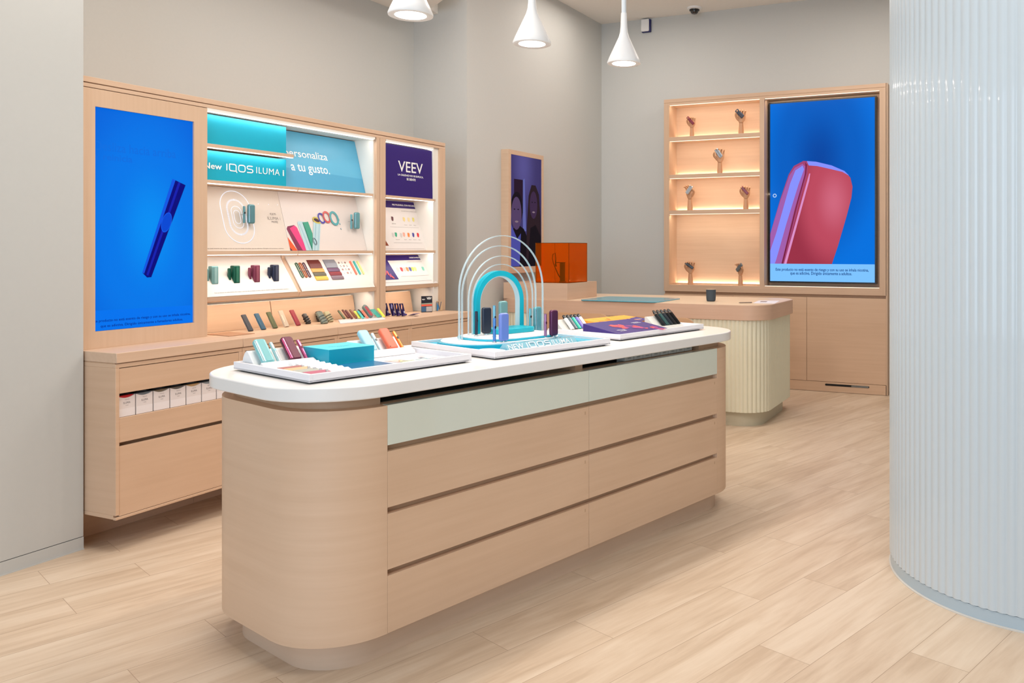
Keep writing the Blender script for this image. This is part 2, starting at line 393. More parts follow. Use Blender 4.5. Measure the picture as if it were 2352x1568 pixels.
# ------------------------------------------------------------------ left display wall: base cabinets
YM = [2.437, 3.097, 3.756, 4.407, 5.069]
W_cab = wood('beech_cabinet', (208, 176, 148), 'H')
cab_lab = ['floating wooden base cabinet below the blue left screen, with open slot of cartons',
           'floating wooden base cabinet, second along the left wall, behind the island corner',
           'floating wooden base cabinet, third along the left wall, behind the coral case',
           'floating wooden base cabinet at the far end of the left wall, below the purple poster']
for i in range(4):
    y0, y1 = YM[i], YM[i + 1]; e0 = 0.0 if i == 0 else 0.0008
    c = thing('base_cabinet', cab_lab[i], 'cabinet', (-3.8, (y0 + y1) / 2, 0), group='base cabinets along the left wall')
    y0 += e0; y1 -= 0.0008; f0, f1 = y0 + 0.018, y1 - 0.02
    b = MB().box(-3.985, y0, 0.152, -3.618, y1, 0.170).box(-3.985, y0, 0.820, -3.618, y1, 0.838)      # bottom, top
    b.box(-3.985, y0, 0.170, -3.6, f0 - 0.001, 0.820).box(-3.985, f1 + 0.001, 0.170, -3.6, y1, 0.820)  # sides
    b.box(-3.618, y0, 0.150, -3.6, y1, 0.162).box(-3.618, y0, 0.820, -3.6, y1, 0.838).box(-3.985, y0, 0.17, -3.97, y1, 0.82)
    b.wb('carcass', W_cab, c, bevel=0.0015)
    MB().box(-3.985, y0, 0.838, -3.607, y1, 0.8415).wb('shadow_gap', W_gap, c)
    MB().box(-3.99, y0, 0.8415, -3.594, y1, 0.887).wb('top', W_y, c, bevel=0.0025)
    MB().box(-3.99, y0, 0.0, -3.955, y1, 0.15).wb('plinth', W_pl, c)
    if i == 0:
        MB().box(-3.618, f0, 0.706, -3.602, f1, 0.817).wb('drawer_front', W_cab, c, bevel=0.0008)
        MB().box(-3.618, f0, 0.489, -3.602, f1, 0.597).wb('drawer_front', W_cab, c, bevel=0.0008)
        MB().box(-3.618, f0, 0.164, -3.602, f1, 0.472).wb('door', W_cab, c, bevel=0.0008)
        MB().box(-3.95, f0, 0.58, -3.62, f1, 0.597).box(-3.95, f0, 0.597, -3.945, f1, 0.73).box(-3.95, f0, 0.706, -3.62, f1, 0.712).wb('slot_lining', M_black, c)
        MB().box(-3.95, f0, 0.46, -3.64, f1, 0.495).wb('recess_rail', W_gap, c)
    else:
        MB().box(-3.618, f0, 0.489, -3.602, f1, 0.817).wb('drawer_front', W_cab, c, bevel=0.0008)
        MB().box(-3.618, f0, 0.164, -3.602, f1, 0.472).wb('door', W_cab, c, bevel=0.0008)
        MB().box(-3.95, f0, 0.46, -3.64, f1, 0.495).wb('recess_rail', W_gap, c)
M_carton = mat('pale_carton', (222, 212, 208), 0.5, var=0.02)
tops = [(190, 30, 38), (112, 118, 122), (120, 108, 90), (108, 100, 92), (190, 152, 104), (140, 146, 148), (150, 150, 150), (160, 120, 90)]
tn = ['red', 'slate grey', 'olive brown', 'dark taupe', 'tan', 'cool grey', 'pale grey', 'brown']
for i in range(7):
    y = 2.457 + 0.0835 * i
    c = thing('carton', 'upright white carton with a %s top in the open cabinet slot' % tn[i], 'carton', (-3.70, y + 0.04, 0.5985), group='cartons in the cabinet slot')
    prof = [(-0.039, 0), (0.039, 0), (0.039, 0.092)] + [(0.039 - 0.078 * t / 8, 0.092 - 0.010 * math.sin(math.pi * t / 8)) for t in range(1, 8)] + [(-0.039, 0.092)]
    MB().prism(prof, 0.0, 0.085, 'X').build('sleeve', M_carton, c)
    MB().box(-0.02, -0.036, 0.0, 0.0, 0.036, 0.093).off(0.083, 0).off(-0.004, 0).build('inner_pack', mat('pack_' + tn[i], tops[i], 0.5), c)
    t = MB(); q = MB(); add_text(q, 'IQOS', -0.008, 0.072, 0.012, 0.076, 0); add_text(q, 'ILUMA', -0.014, 0.056, 0.017, 0.065, 0); add_text(q, 'ONE', -0.005, 0.047, 0.008, 0.050, 0)
    t._add([(0.0856, v[0], v[1]) for v in q.v], q.f); t.build('lettering', mat('grey_print', (130, 122, 122), 0.6), c)
    MB().box(0.0852, -0.039, 0.0, 0.0855, 0.039, 0.035).build('band', mat('carton_band', (230, 222, 220), 0.5, var=0.01), c)

# ------------------------------------------------------------------ left display wall: upper unit
un = thing('display_wall_unit', 'tall wooden display wall with lit shelves and recessed blue screen', 'shelving', (-4.1, 3.77, 0.0))
XF = -3.845
def U(mb, name, m, parent=un, **k): return mb.wb(name, m, parent, **k)
U(MB().box(-4.5, 2.44, 2.107, XF, 5.101, 2.133), 'top_board', W_y, bevel=0.0015)
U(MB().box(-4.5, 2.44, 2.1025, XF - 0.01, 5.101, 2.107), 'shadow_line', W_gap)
U(MB().box(-4.45, 2.44, 2.085, XF, 5.101, 2.1025), 'header', W_y, bevel=0.001)
U(MB().box(-3.9, 2.44, 0.8875, XF, 2.508, 2.082).box(-3.9, 3.013, 0.8875, XF, 3.090, 2.082).box(-3.9, 2.508, 2.001, XF, 3.013, 2.082).box(-3.9, 2.508, 0.8875, XF, 3.013, 0.966), 'screen_surround', W_z)
U(MB().box(-4.45, 3.07, 0.8875, -3.9, 3.088, 2.085), 'divider', M_panelw)
U(MB().box(-4.45, 4.352, 0.8875, XF - 0.02, 4.364, 2.085).box(-4.45, 4.45, 0.8875, XF - 0.02, 4.455, 2.085).box(-4.45, 4.963, 0.8875, XF - 0.005, 4.975, 2.085), 'side_lining', M_panelw)
for ya, yb in ((4.364, 4.395), (4.399, 4.452), (5.03, 5.101)):
    U(MB().box(-4.45, ya, 0.8875, XF, yb, 2.085), 'upright', W_z, bevel=0.001)
U(MB().box(-4.45, 4.975, 0.8875, XF - 0.012, 5.03, 2.085), 'end_panel', M_panelw)
U(MB().box(-4.5, 2.44, 0.8875, -4.45, 5.101, 2.10), 'back_board', M_panelw)
U(MB().box(-4.45, 3.09, 2.070, XF - 0.001, 4.352, 2.085).box(-4.45, 4.456, 2.070, XF - 0.001, 4.963, 2.085), 'ceiling_board', M_panelw)
U(MB().box(-4.0, 3.09, 1.8805, XF, 3.666, 1.899), 'short_shelf', W_y, bevel=0.0008)
U(MB().box(-4.05, 3.09, 1.692, XF, 3.70, 1.7085), 'shelf', W_y, bevel=0.0008)
U(MB().box(-4.05, 3.7015, 1.692, XF, 4.334, 1.7085), 'shelf', W_y, bevel=0.0008)
U(MB().box(-4.05, 3.09, 1.314, XF, 3.70, 1.3325), 'shelf', W_y, bevel=0.0008)
U(MB().box(-4.05, 3.7015, 1.314, XF, 4.334, 1.3325), 'shelf', W_y, bevel=0.0008)
U(MB().box(-4.05, 4.456, 1.692, XF, 4.985, 1.7085), 'shelf', W_y, bevel=0.0008)
U(MB().box(-4.05, 4.456, 1.314, XF, 4.985, 1.3325), 'shelf', W_y, bevel=0.0008)
# lit rods under the front edges
def rod(y0, y1, z, x=XF - 0.006):
    U(MB().box(x - 0.006, y0, z - 0.0042, x + 0.0065, y1, z - 0.0002), 'light_strip', M_led)
    area('strip_light', (x - 0.016, (y0 + y1) / 2, z - 0.004), y1 - y0, 0.42 * (y1 - y0) / 0.6, (1.0, 0.93, 0.86), (R(22), 0, R(90)), 0.012)
for a_, b_, z in ((3.095, 3.685, 2.070), (3.695, 4.335, 2.070), (3.095, 3.66, 1.8805), (3.095, 3.69, 1.692), (3.71, 4.32, 1.692), (3.095, 3.69, 1.314), (3.71, 4.32, 1.314),
                  (4.46, 4.955, 2.070), (4.46, 4.965, 1.692), (4.46, 4.965, 1.314)):
    rod(a_, b_, z)
# slanted lecterns of the bottom row
def plane_pt(x1, z1, x0, z0, t): return (x0 + (x1 - x0) * t, z0 + (z1 - z0) * t)
for ya, yb in ((3.09, 3.704), (3.709, 4.362), (4.456, 5.016)):
    U(MB().prism([(-3.995, 1.296), (-3.855, 1.083), (XF + 0.004, 1.090), (XF - 0.002, 1.067), (-3.875, 1.060), (-4.01, 1.29)], ya, yb, 'Y'), 'slanted_ledge', W_y)
    U(MB().box(-4.02, ya, 1.28, -3.99, yb, 1.312), 'ledge_batten', W_y)
# leaning back panels above the counter, lit from above
for ya, yb in ((3.09, 3.642), (3.648, 4.325), (4.456, 4.905)):
    U(MB().prism([(-3.995, 0.888), (-3.985, 0.888), (-4.013, 1.035), (-4.023, 1.035)], ya, yb, 'Y'), 'back_panel', W_cab)
    U(MB().box(-4.035, ya, 1.030, -4.028, yb, 1.036), 'light_strip', M_ledw)
    area('strip_light_low', (-3.90, (ya + yb) / 2, 1.055), yb - ya, 0.6 * (yb - ya) / 0.6, (1.0, 0.84, 0.68), (R(30), 0, R(90)), 0.01)
U(MB().box(-4.30, 3.09, 0.888, -4.29, 4.352, 1.30).box(-4.30, 4.456, 0.888, -4.29, 4.963, 1.30), 'lining_board', M_panelw)

# ------------------------------------------------------------------ posters and screens of the left wall
class Board:
    """a flat board with its own frame: x to the right, y up, z out of the face"""
    def __init__(s, name, label, cat, x1, z1, x0, z0, ya, yb, group=None, thick=0.005, m=None, ext=0.0):
        s.yc = (ya + yb) / 2; s.L = math.hypot(x1 - x0, z1 - z0)
        s.o = thing(name, label, cat, group=group, mtx=frame_mtx((x0, s.yc, z0), (0, 1, 0), (x1 - x0, 0, z1 - z0)))
        s.h = (yb - ya) / 2
        MB().box(-s.h, 0, -thick, s.h, s.L + ext, 0).build('board', m or M_panelw, s.o)
    def p(s, pts): return [(a - s.yc, b) for a, b in pts]
    def poly(s, name, m, *polys, z=0.0004, t=0.0004):
        for q in polys: MB().prism(s.p(q), z, z + t).build(name, m, s.o)
    def text(s, name, m, rows, bold=0.0, z=0.0012, spacing=1.0):
        for txt, x0, y0, x1, y1 in rows:
            mb = MB(); add_text(mb, txt, x0 - s.yc, y0, x1 - s.yc, y1, z, bold, spacing); mb.build(name, m, s.o)

def pmat(name, rgb, r=0.45): return mat('print_' + name, rgb, r, var=0.015)
def emat(name, rgb, e=1.0):
    m = mat('screen_' + name, rgb, 0.5, var=0.0, emit=e); b = m.node_tree.nodes['Principled BSDF']
    b.inputs['Specular IOR Level'].default_value = 0.03; b.inputs['Base Color'].default_value = (0.002, 0.002, 0.002, 1)
    return m
def screen_gradient(name, stops, vertical=True, cx=0.5, e=1.0):
    """picture shown on a screen: soft colour field"""
    m = bpy.data.materials.new(name); m.use_nodes = True; nt = m.node_tree; b = nt.nodes['Principled BSDF']
    tc = nt.nodes.new('ShaderNodeTexCoord'); mp = nt.nodes.new('ShaderNodeMapping'); gr = nt.nodes.new('ShaderNodeTexGradient'); gr.gradient_type = 'SPHERICAL'
    mp.inputs['Location'].default_value = (-cx[0] / cx[2], -cx[1] / cx[3], 0); mp.inputs['Scale'].default_value = (1 / cx[2], 1 / cx[3], 0)
    nt.links.new(tc.outputs['Object'], mp.inputs[0]); nt.links.new(mp.outputs[0], gr.inputs[0])
    cr = nt.nodes.new('ShaderNodeValToRGB'); cr.color_ramp.interpolation = 'EASE'
    for i, (p, c) in enumerate(stops):
        el = cr.color_ramp.elements[i] if i < 2 else cr.color_ramp.elements.new(p)
        el.position = p; el.color = lin(c)
    nt.links.new(gr.outputs['Color'], cr.inputs[0]); nt.links.new(cr.outputs[0], b.inputs['Emission Color'])
    b.inputs['Emission Strength'].default_value = e; b.inputs['Base Color'].default_value = (0.002, 0.002, 0.004, 1); b.inputs['Roughness'].default_value = 0.5
    b.inputs['Specular IOR Level'].default_value = 0.03
    return m
def stadium(cx, cy, w, h, n=10, tilt=0.0, rad=None):
    r = rad if rad else min(w, h) / 2; pts = rrect(-w / 2, -h / 2, w / 2, h / 2, min(r, min(w, h) / 2 - 1e-5), n)
    c, s_ = math.cos(tilt), math.sin(tilt)
    return [(cx + x * c - y * s_, cy + x * s_ + y * c) for x, y in pts]

# blue screen in the wooden panel
sc = thing('display_screen', 'tall bright blue screen set flush in the left wooden panel, dark blue pen shown', 'screen', mtx=frame_mtx((XF - 0.012, 2.7605, 0.967), (0, 1, 0), (0, 0, 1)))
MB().box(-0.2515, 0, -0.03, 0.2515, 1.0335, 0.0).build('housing', M_blackp, sc)
MB().box(-0.2515, 0, 0.0, 0.2515, 1.0335, 0.003).build('picture', screen_gradient('blue_picture', [(0.0, (0, 98, 214)), (0.5, (0, 116, 226)), (1.0, (0, 138, 236))], cx=(0.02, 0.48, 0.42, 0.75)), sc)
yc, zc = 2.7605, 0.967
q = MB().prism([(-0.2515, 0.0), (0.2515, 0.0), (0.2515, 0.088), (-0.2515, 0.094)], 0.0031, 0.0033)
q.build('caption_band', emat('band_blue', (0, 112, 232)), sc)
def dev(pts): return [(a - yc, b - zc) for a, b in pts]
A0, A1, A2, A3 = (2.899, 1.698), (2.971, 1.671), (2.786, 1.207), (2.740, 1.230)
def lp(a, b, t): return (a[0] + (b[0] - a[0]) * t, a[1] + (b[1] - a[1]) * t)
mb = MB(); mb.prism(dev([A0, lp(A0, A1, .45), A1, lp(A1, A2, .5), A2, (2.764, 1.206), A3, lp(A3, A0, .5)]), 0.0034, 0.0036)
mb.m = 1; mb.prism(dev([lp(A0, A1, .0), lp(A0, A1, .22), lp(A3, A2, .20), lp(A3, A2, .0)]), 0.0037, 0.0038)
mb.m = 2; mb.prism(dev([lp(A0, A1, .45), lp(A0, A1, .62), lp(A3, A2, .66), lp(A3, A2, .45)]), 0.0037, 0.0038)
mb.m = 1; mb.prism(dev(circ(2.866, 1.478, 0.026, 24, 0.052, -0.30)), 0.0039, 0.0040)
mb.m = 3; mb.prism(dev(circ(2.866, 1.478, 0.022, 24, 0.047, -0.30)), 0.0041, 0.0042)
mb.build('pictured_pen', [emat('navy', (6, 8, 120)), emat('azure', (16, 84, 222)), emat('ultramarine', (20, 30, 170)), emat('mid_blue', (4, 70, 205))], sc)
mb = MB(); add_text(mb, 'Desliza hacia arriba', -0.2515, 0.835, 0.157, 0.878, 0.0036, 0.01); add_text(mb, 'y reinicia', -0.2515, 0.782, -0.07, 0.822, 0.0036, 0.02)
mb.build('faint_lettering', emat('faint_blue', (12, 108, 219)), sc)
mb = MB(); add_text(mb, 'te producto no está exento de riesgo y con su uso se inhala nicotina,', -0.2505, 0.036, 0.238, 0.052, 0.0036, 0.012); add_text(mb, 'que es adictiva. Dirigido únicamente a fumadores adultos.', -0.223, 0.011, 0.195, 0.027, 0.0036, 0.012)
mb.build('warning_lettering', emat('deep_blue', (0, 38, 140)), sc)

# cyan boards of the first column
M_teal = pmat('turquoise', (0, 158, 186))
bd = Board('cyan_board', 'plain turquoise board under the top light strip, above the short shelf', 'board', -3.90, 2.063, -3.90, 1.9, 3.092, 3.66, thick=0.02, m=M_teal)
bd = Board('cyan_board', 'turquoise board with white logo lettering between short shelf and next shelf', 'board', -3.90, 1.871, -3.90, 1.709, 3.092, 3.66, thick=0.02, m=M_teal)
bd.text('lettering', pmat('white', (240, 240, 238)), [('New', 3.112, 0.064, 3.222, 0.096)], 0.012)
mb = MB(); add_logo(mb, 3.25 - bd.yc, 0.064, 3.425 - bd.yc, 0.100, 0.0058, 0.0006, 0.0012); mb.build('logo_lettering', pmat('white', (240, 240, 238)), bd.o)
bd.text('lettering', pmat('white', (240, 240, 238)), [('ILUMA', 3.447, 0.064, 3.612, 0.100)], -0.004, spacing=1.1)
bd.text('lettering', pmat('white', (240, 240, 238)), [('i', 3.634, 0.064, 3.643, 0.098)], 0.03)

# sky-blue poster
M_sky = pmat('sky_blue', (92, 172, 206))
bd = Board('poster', 'sky-blue slanted poster with white words personaliza a tu gusto', 'poster', -4.02, 2.065, -3.925, 1.7085, 3.668, 4.350, m=M_sky)
bd.poly('lower_tone', pmat('sky_deep', (76, 158, 196)), [(3.669, 0.001), (4.349, 0.001), (4.349, 0.105), (3.669, 0.13)])
bd.text('lettering', pmat('white', (240, 240, 238)), [('personaliza', 3.722, 0.190, 4.066, 0.252), ('a tu gusto.', 3.752, 0.095, 4.062, 0.160)], 0.006)

# pale poster with the glowing ovals
M_sand = pmat('sand', (214, 202, 190))
bd = Board('poster', 'sand-coloured slanted panel with glowing white oval rings', 'poster', -4.018, 1.69, -3.914, 1.3335, 3.092, 3.7025, m=M_sand)
M_glow = mat('glowing_line', (245, 246, 255), 0.4, var=0.0, emit=0.95)
def oval(L_, T_, R_, B_, n=14): return stadium((L_ + R_) / 2 - bd.yc, (T_ + B_) / 2, R_ - L_, T_ - B_, n)
MB().strip(oval(3.283, 0.352, 3.479, 0.045), 0.0042, 0.001, 0.002, True).build('light_ring', M_glow, bd.o)
o_ = oval(3.323, 0.300, 3.438, 0.095, 16); mb = MB(); n_ = len(o_)
tot = []
for i in range(n_):
    a, b2 = Vector(o_[i]), Vector(o_[(i + 1) % n_]); d = (b2 - a); l = d.length
    for k in range(max(1, round(l / 0.0052))):
        c_ = a + d * ((k + 0.5) / max(1, round(l / 0.0052))); u_ = d.normalized(); nn = Vector((u_.y, -u_.x))
        mb.strip([tuple(c_ - nn * 0.005), tuple(c_ + nn * 0.005)], 0.0026, 0.001, 0.0018)
mb.build('dashed_ring', M_glow, bd.o)
MB().strip(oval(3.347, 0.262, 3.415, 0.133), 0.0028, 0.001, 0.0018, True).build('light_ring', M_glow, bd.o)
MB().strip(oval(3.361, 0.238, 3.400, 0.160), 0.0026, 0.001, 0.0018, True).build('light_ring', M_glow, bd.o)
M_gp = pmat('grey', (132, 122, 116))
mb = MB(); add_logo(mb, 3.612 - bd.yc, 0.221, 3.655 - bd.yc, 0.231, 0.0016, 0.0006, 0.001); mb.build('logo_lettering', M_gp, bd.o)
bd.text('lettering', M_gp, [('ILUMA i', 3.588, 0.190, 3.680, 0.208), ('PRIME', 3.612, 0.170, 3.657, 0.183)], -0.006)
bd.text('small_lettering', pmat('brown_grey', (120, 108, 100)), [('producto no está exento de riesgo y con su uso se inhala nicotina, que es adictiva. Dirigido únicamente a adultos.', 3.100, 0.010, 3.66, 0.017)], 0.01)
bd.poly('spot_light_dot', M_glow, circ(3.544, 0.284, 0.0028, 10), circ(3.617, 0.284, 0.0028, 10), circ(3.683, 0.285, 0.0028, 10))
P_mid = bd

# picture poster with tubes and rings
bd = Board('poster', 'pale slanted poster picturing coloured cases, a clear tube and three rings', 'poster', -4.018, 1.69, -3.914, 1.3335, 3.7045, 4.350, m=pmat('pale_grey', (218, 208, 202)))
pals = [pmat('orange', (228, 86, 40)), pmat('magenta', (214, 62, 122)), pmat('plum', (124, 42, 76)), pmat('pale_aqua', (176, 204, 210)), pmat('leaf_green', (58, 150, 124)), pmat('aqua_grey', (156, 190, 200)),
        pmat('mustard', (196, 180, 84)), pmat('indigo', (70, 62, 160)), pmat('brick_red', (196, 86, 84)), pmat('sea_green', (80, 158, 164)), pmat('dark_slate', (60, 80, 90)), pmat('dark_plum', (60, 30, 50)), pmat('mid_green', (30, 110, 92))]
mb = MB()
def pp(i, pts, z=0.0005):
    mb.m = i; mb.prism([(a - bd.yc, b) for a, b in pts], z, z + 0.0003)
pp(0, [(3.706, 0.086), (3.759, 0.001), (3.706, 0.001)]); pp(11, [(3.706, 0.02), (3.722, 0.001), (3.706, 0.001)], .0009)
pp(2, [(3.712, 0.136), (3.722, 0.152), (3.775, 0.162), (3.820, 0.001), (3.760, 0.001)], .0010); pp(1, [(3.735, 0.140), (3.778, 0.160), (3.793, 0.146), (3.833, 0.001), (3.800, 0.001)], .0014)
pp(3, [(3.803, 0.176), (3.812, 0.186), (3.858, 0.186), (3.880, 0.001), (3.826, 0.001)], .0018); pp(5, [(3.815, 0.17), (3.822, 0.17), (3.862, 0.001), (3.85, 0.001)], .0020)
pp(4, [(3.843, 0.180), (3.890, 0.186), (3.905, 0.110), (3.880, 0.001), (3.874, 0.001)], .0022); pp(12, [(3.843, 0.180), (3.848, 0.180), (3.880, 0.001), (3.872, 0.001)], .0025)
pp(3, [(3.933, 0.184), (3.992, 0.182), (3.929, 0.001), (3.874, 0.001)], .0028); pp(5, [(3.946, 0.18), (3.956, 0.18), (3.897, 0.001), (3.887, 0.001)], .0031); pp(5, [(3.978, 0.18), (3.984, 0.18), (3.922, 0.001), (3.915, 0.001)], .0031)
def ring(i, cx, cy, rx, ry, w_, rot=0.25, z=.0034):
    mb.m = i; mb.strip([(p[0] - bd.yc, p[1]) for p in circ(cx, cy, rx, 28, ry, rot)], w_, z, z + .0003, True)
pp(11, circ(3.962, 0.198, 0.024, 20, 0.012, -0.3), .0034); ring(6, 3.962, 0.197, 0.029, 0.016, 0.010, -0.3, .0037)
ring(7, 4.006, 0.212, 0.023, 0.031, 0.011, 0.35, .0040); ring(8, 4.052, 0.221, 0.026, 0.034, 0.013, 0.2, .0043); ring(9, 4.114, 0.215, 0.031, 0.041, 0.015, 0.15, .0046)
ring(10, 3.908, 0.058, 0.015, 0.024, 0.0025, 0.2, .0034); mb.m = 10; mb.strip([(p[0] - bd.yc, p[1]) for p in circ(3.909, 0.058, 0.010, 20, 0.018, 0.2)], 0.004, .0034, .0037, True)
for b_ in (0.209, 0.179, 0.146):
    pp(10, circ(4.157, b_, 0.005, 12, 0.006), .0010); pp(3, circ(4.1585, b_ + 0.001, 0.0035, 10, 0.0045), .0014)
mb.build('printed_picture', pals, bd.o)
P_pic = bd

# lectern boards
M_low = pmat('warm_white', (232, 224, 216))
bd = Board('lectern_board', 'white slanted board with four coloured device pairs half sunk in it', 'board', -3.989, 1.300, -3.848, 1.0925, 3.092, 3.698, thick=0.006, m=M_low)
bd.text('small_lettering', pmat('brown_grey', (120, 108, 100)), [('Este producto no está exento de riesgo y con su uso se inhala nicotina, que es adictiva. Dirigido únicamente a adultos.', 3.145, 0.018, 3.640, 0.025)], 0.01)
P_l1 = bd
bd = Board('lectern_board', 'white slanted board with leather swatches, loops, charms and coloured bars', 'board', -3.989, 1.300, -3.848, 1.0925, 3.735, 4.352, thick=0.006, m=M_low)
P_l2 = bd

# purple boards of the narrow bay
M_pur = pmat('deep_violet', (44, 22, 110))
bd = Board('poster', 'deep violet upright board with large white VEEV lettering', 'poster', -3.86, 2.060, -3.853, 1.7085, 4.457, 4.961, m=M_pur, thick=0.01)
bd.text('large_lettering', pmat('white', (240, 240, 238)), [('VEEV', 4.590, 0.172, 4.854, 0.246)], 0.008)
bd.text('lettering', pmat('white', (240, 240, 238)), [('LA CALIDAD NO SE EXPLICA,', 4.586, 0.141, 4.858, 0.156), ('SE SIENTE', 4.676, 0.116, 4.772, 0.132)], 0.03)
M_pw = pmat('cool_white', (226, 220, 216))
bd = Board('poster', 'white slanted chart with violet heading and two rows of small coloured cartridges', 'poster', -4.03, 1.69, -3.91, 1.3335, 4.457, 4.999, m=M_pw)
bd.poly('heading_band', M_pur, [(4.458, 0.319), (4.998, 0.321), (4.998, 0.373), (4.458, 0.373)])
bd.text('heading_lettering', pmat('white', (240, 240, 238)), [('REUTILIZABLE, CON RECARGAS', 4.72, 0.336, 4.986, 0.350)], 0.03)
bd.text('small_lettering', M_gp, [('La duración de uso y el consumo, en cápsulas', 4.80, 0.294, 4.985, 0.302), ('VEEV ONE', 4.662, 0.196, 4.705, 0.201), ('Classic', 4.79, 0.190, 4.825, 0.195), ('Gold', 4.845, 0.190, 4.870, 0.195), ('Sun', 4.895, 0.190, 4.92, 0.195),
         ('Fresh mint', 4.66, 0.078, 4.70, 0.083), ('Peach', 4.75, 0.078, 4.775, 0.083), ('Mango', 4.80, 0.078, 4.825, 0.083), ('Berry', 4.85, 0.078, 4.88, 0.083), ('Red', 4.905, 0.078, 4.925, 0.083)], 0.01)
def cart(cx, cy, i, mb, h=0.034, w_=0.026):
    MB().prism([(a - bd.yc, b) for a, b in [(cx - w_ * .35, cy + h / 2), (cx + w_ * .3, cy + h / 2), (cx + w_ * .5, cy + h * .3), (cx + w_ * .25, cy - h * .3), (cx - w_ * .05, cy - h / 2), (cx - w_ * .5, cy - h * .28)]], .0006, .001).build('printed_cartridge', cp[i], bd.o)
cp = [pmat('maroon', (92, 34, 42)), pmat('cream_yellow', (236, 214, 140)), pmat('cream_light', (236, 214, 160)), pmat('lemon', (224, 214, 120)), pmat('mint', (62, 168, 130)), pmat('peach', (236, 170, 150)), pmat('tangerine', (238, 134, 62)), pmat('slate_blue', (70, 72, 150)), pmat('red', (216, 44, 48)), pmat('rose', (240, 190, 186)), pmat('lime', (190, 212, 84)), pmat('aqua_mint', (130, 206, 184)), pmat('silver', (206, 200, 196))]
mb = MB()
for cx, cy, i in ((4.683, 0.235, 0), (4.806, 0.234, 1), (4.857, 0.233, 2), (4.909, 0.235, 3), (4.676, 0.116, 4), (4.761, 0.117, 5), (4.810, 0.115, 6), (4.862, 0.116, 7), (4.914, 0.116, 8), (4.645, 0.113, 12), (4.73, 0.112, 12)): cart(cx, cy, i, mb)
bd.poly('rule_lines', M_gp, [(4.635, .1735), (4.946, .1735), (4.946, .1745), (4.635, .1745)], [(4.63, .0555), (4.938, .0555), (4.938, .0565), (4.63, .0565)], [(4.46, .0105), (4.942, .0105), (4.942, .0115), (4.46, .0115)])
mb = MB(); mb.prism([(a - bd.yc, b) for a, b in [(4.458, 0.26), (4.571, 0.034), (4.458, 0.034)]], .0006, .001); mb.m = 1; mb.prism([(a - bd.yc, b) for a, b in [(4.458, 0.24), (4.53, 0.09), (4.49, 0.10), (4.458, 0.12)]], .0012, .0014)
mb.build('amber_picture', [pmat('amber_brown', (134, 58, 24)), pmat('amber', (226, 140, 44))], bd.o)
bd = Board('lectern_board', 'white slanted chart with violet heading and one row of small coloured cartridges', 'board', -3.989, 1.300, -3.848, 1.0925, 4.457, 5.012, thick=0.006, m=M_pw)
bd.poly('heading_band', M_pur, [(4.458, 0.204), (5.011, 0.206), (5.011, 0.250), (4.458, 0.250)], [(4.458, 0.204), (4.605, 0.204), (4.620, 0.048), (4.458, 0.048)])
bd.text('heading_lettering', pmat('white', (240, 240, 238)), [('DESECHABLES', 4.85, 0.220, 4.969, 0.232)], 0.03)
bd.text('small_lettering', M_gp, [('La duración de uso y el consumo, en cápsulas', 4.80, 0.186, 4.985, 0.193)], 0.01)
mb = MB()
for k_, (cx, i) in enumerate(((4.665, 12), (4.703, 8), (4.735, 9), (4.764, 6), (4.795, 7), (4.822, 10), (4.850, 1), (4.937, 11))): cart(cx, 0.127, i, mb, 0.036, 0.03)
bd.poly('rule_lines', M_gp, [(4.656, .0695), (4.970, .0695), (4.970, .0705), (4.656, .0705)], [(4.46, .0255), (4.987, .0255), (4.987, .0265), (4.46, .0265)])
mb = MB(); random.seed(3)
for k_ in range(9):
    cx = 4.47 + 0.012 * k_; cy = 0.16 - 0.012 * k_ + random.uniform(-.02, .02)
    mb.m = k_ % 2; mb.prism([(a - bd.yc, b) for a, b in circ(cx, cy, 0.008, 10, 0.02, random.uniform(-1, 1))], .0012 + .0002 * k_, .0013 + .0002 * k_)
mb.build('flame_picture', [pmat('coral_red', (224, 82, 84)), pmat('violet_rose', (160, 60, 120))], bd.o)

# ------------------------------------------------------------------ small devices
def dmat(name, rgb, rough=0.32, metal=0.0): return mat('shell_' + name, rgb, rough, metal, var=0.01, coat=0.3 if not metal else 0)
def case_parts(o, w_, h, t, body, band=None, cover=None, slot=False, z=0.0):
    """rounded charger case: width along y, thickness along x, standing on z"""
    r = t * 0.42
    b = MB().prism([(p[0], p[1] + z) for p in rrect(-w_ / 2, 0, w_ / 2, h, w_ * 0.27, 7)], -t / 2, t / 2, 'X').build('shell', body, o, bevel=t * 0.36, seg=4)
    if cover: MB().box(t / 2 - 0.0006, -w_ / 2 + w_ * 0.30, z + h * 0.06, t / 2 + 0.0010, w_ / 2 - w_ * 0.20, z + h * 0.95).build('cover', cover, o, bevel=0.0006)
    if band: MB().prism(rrect(t * 0.18, -w_ * 0.47, t / 2 + 0.0004, -w_ * 0.22, r * 0.6, 4), z + h * 0.07, z + h * 0.90).build('side_band', band, o, smooth=True)
    if slot: MB().prism(rrect(-w_ * 0.36, z + h * 0.10, -w_ * 0.24, z + h * 0.13, 0.0008, 3), t / 2 - 0.0004, t / 2 + 0.0006, 'X').build('indicator', M_blackp, o)
    return b
def stick_parts(o, r, h, body, cap=None, button=M_blackp, z=0.0):
    MB().lathe([(r * 0.8, 0), (r, r * 0.2), (r, h * 0.62)], 18, (0, 0, z)).build('barrel', body, o, smooth=True)
    MB().lathe([(r, h * 0.625), (r * 0.97, h * 0.97), (r * 0.85, h * 0.995), (r * 0.5, h)], 18, (0, 0, z)).build('cap', cap or body, o, smooth=True)
    MB().prism(circ(0, 0, r * 0.62, 14, r * 0.95), r * 0.86, r * 1.04, 'X').off(0, 0, z + h * 0.60).build('button', button, o, smooth=True)
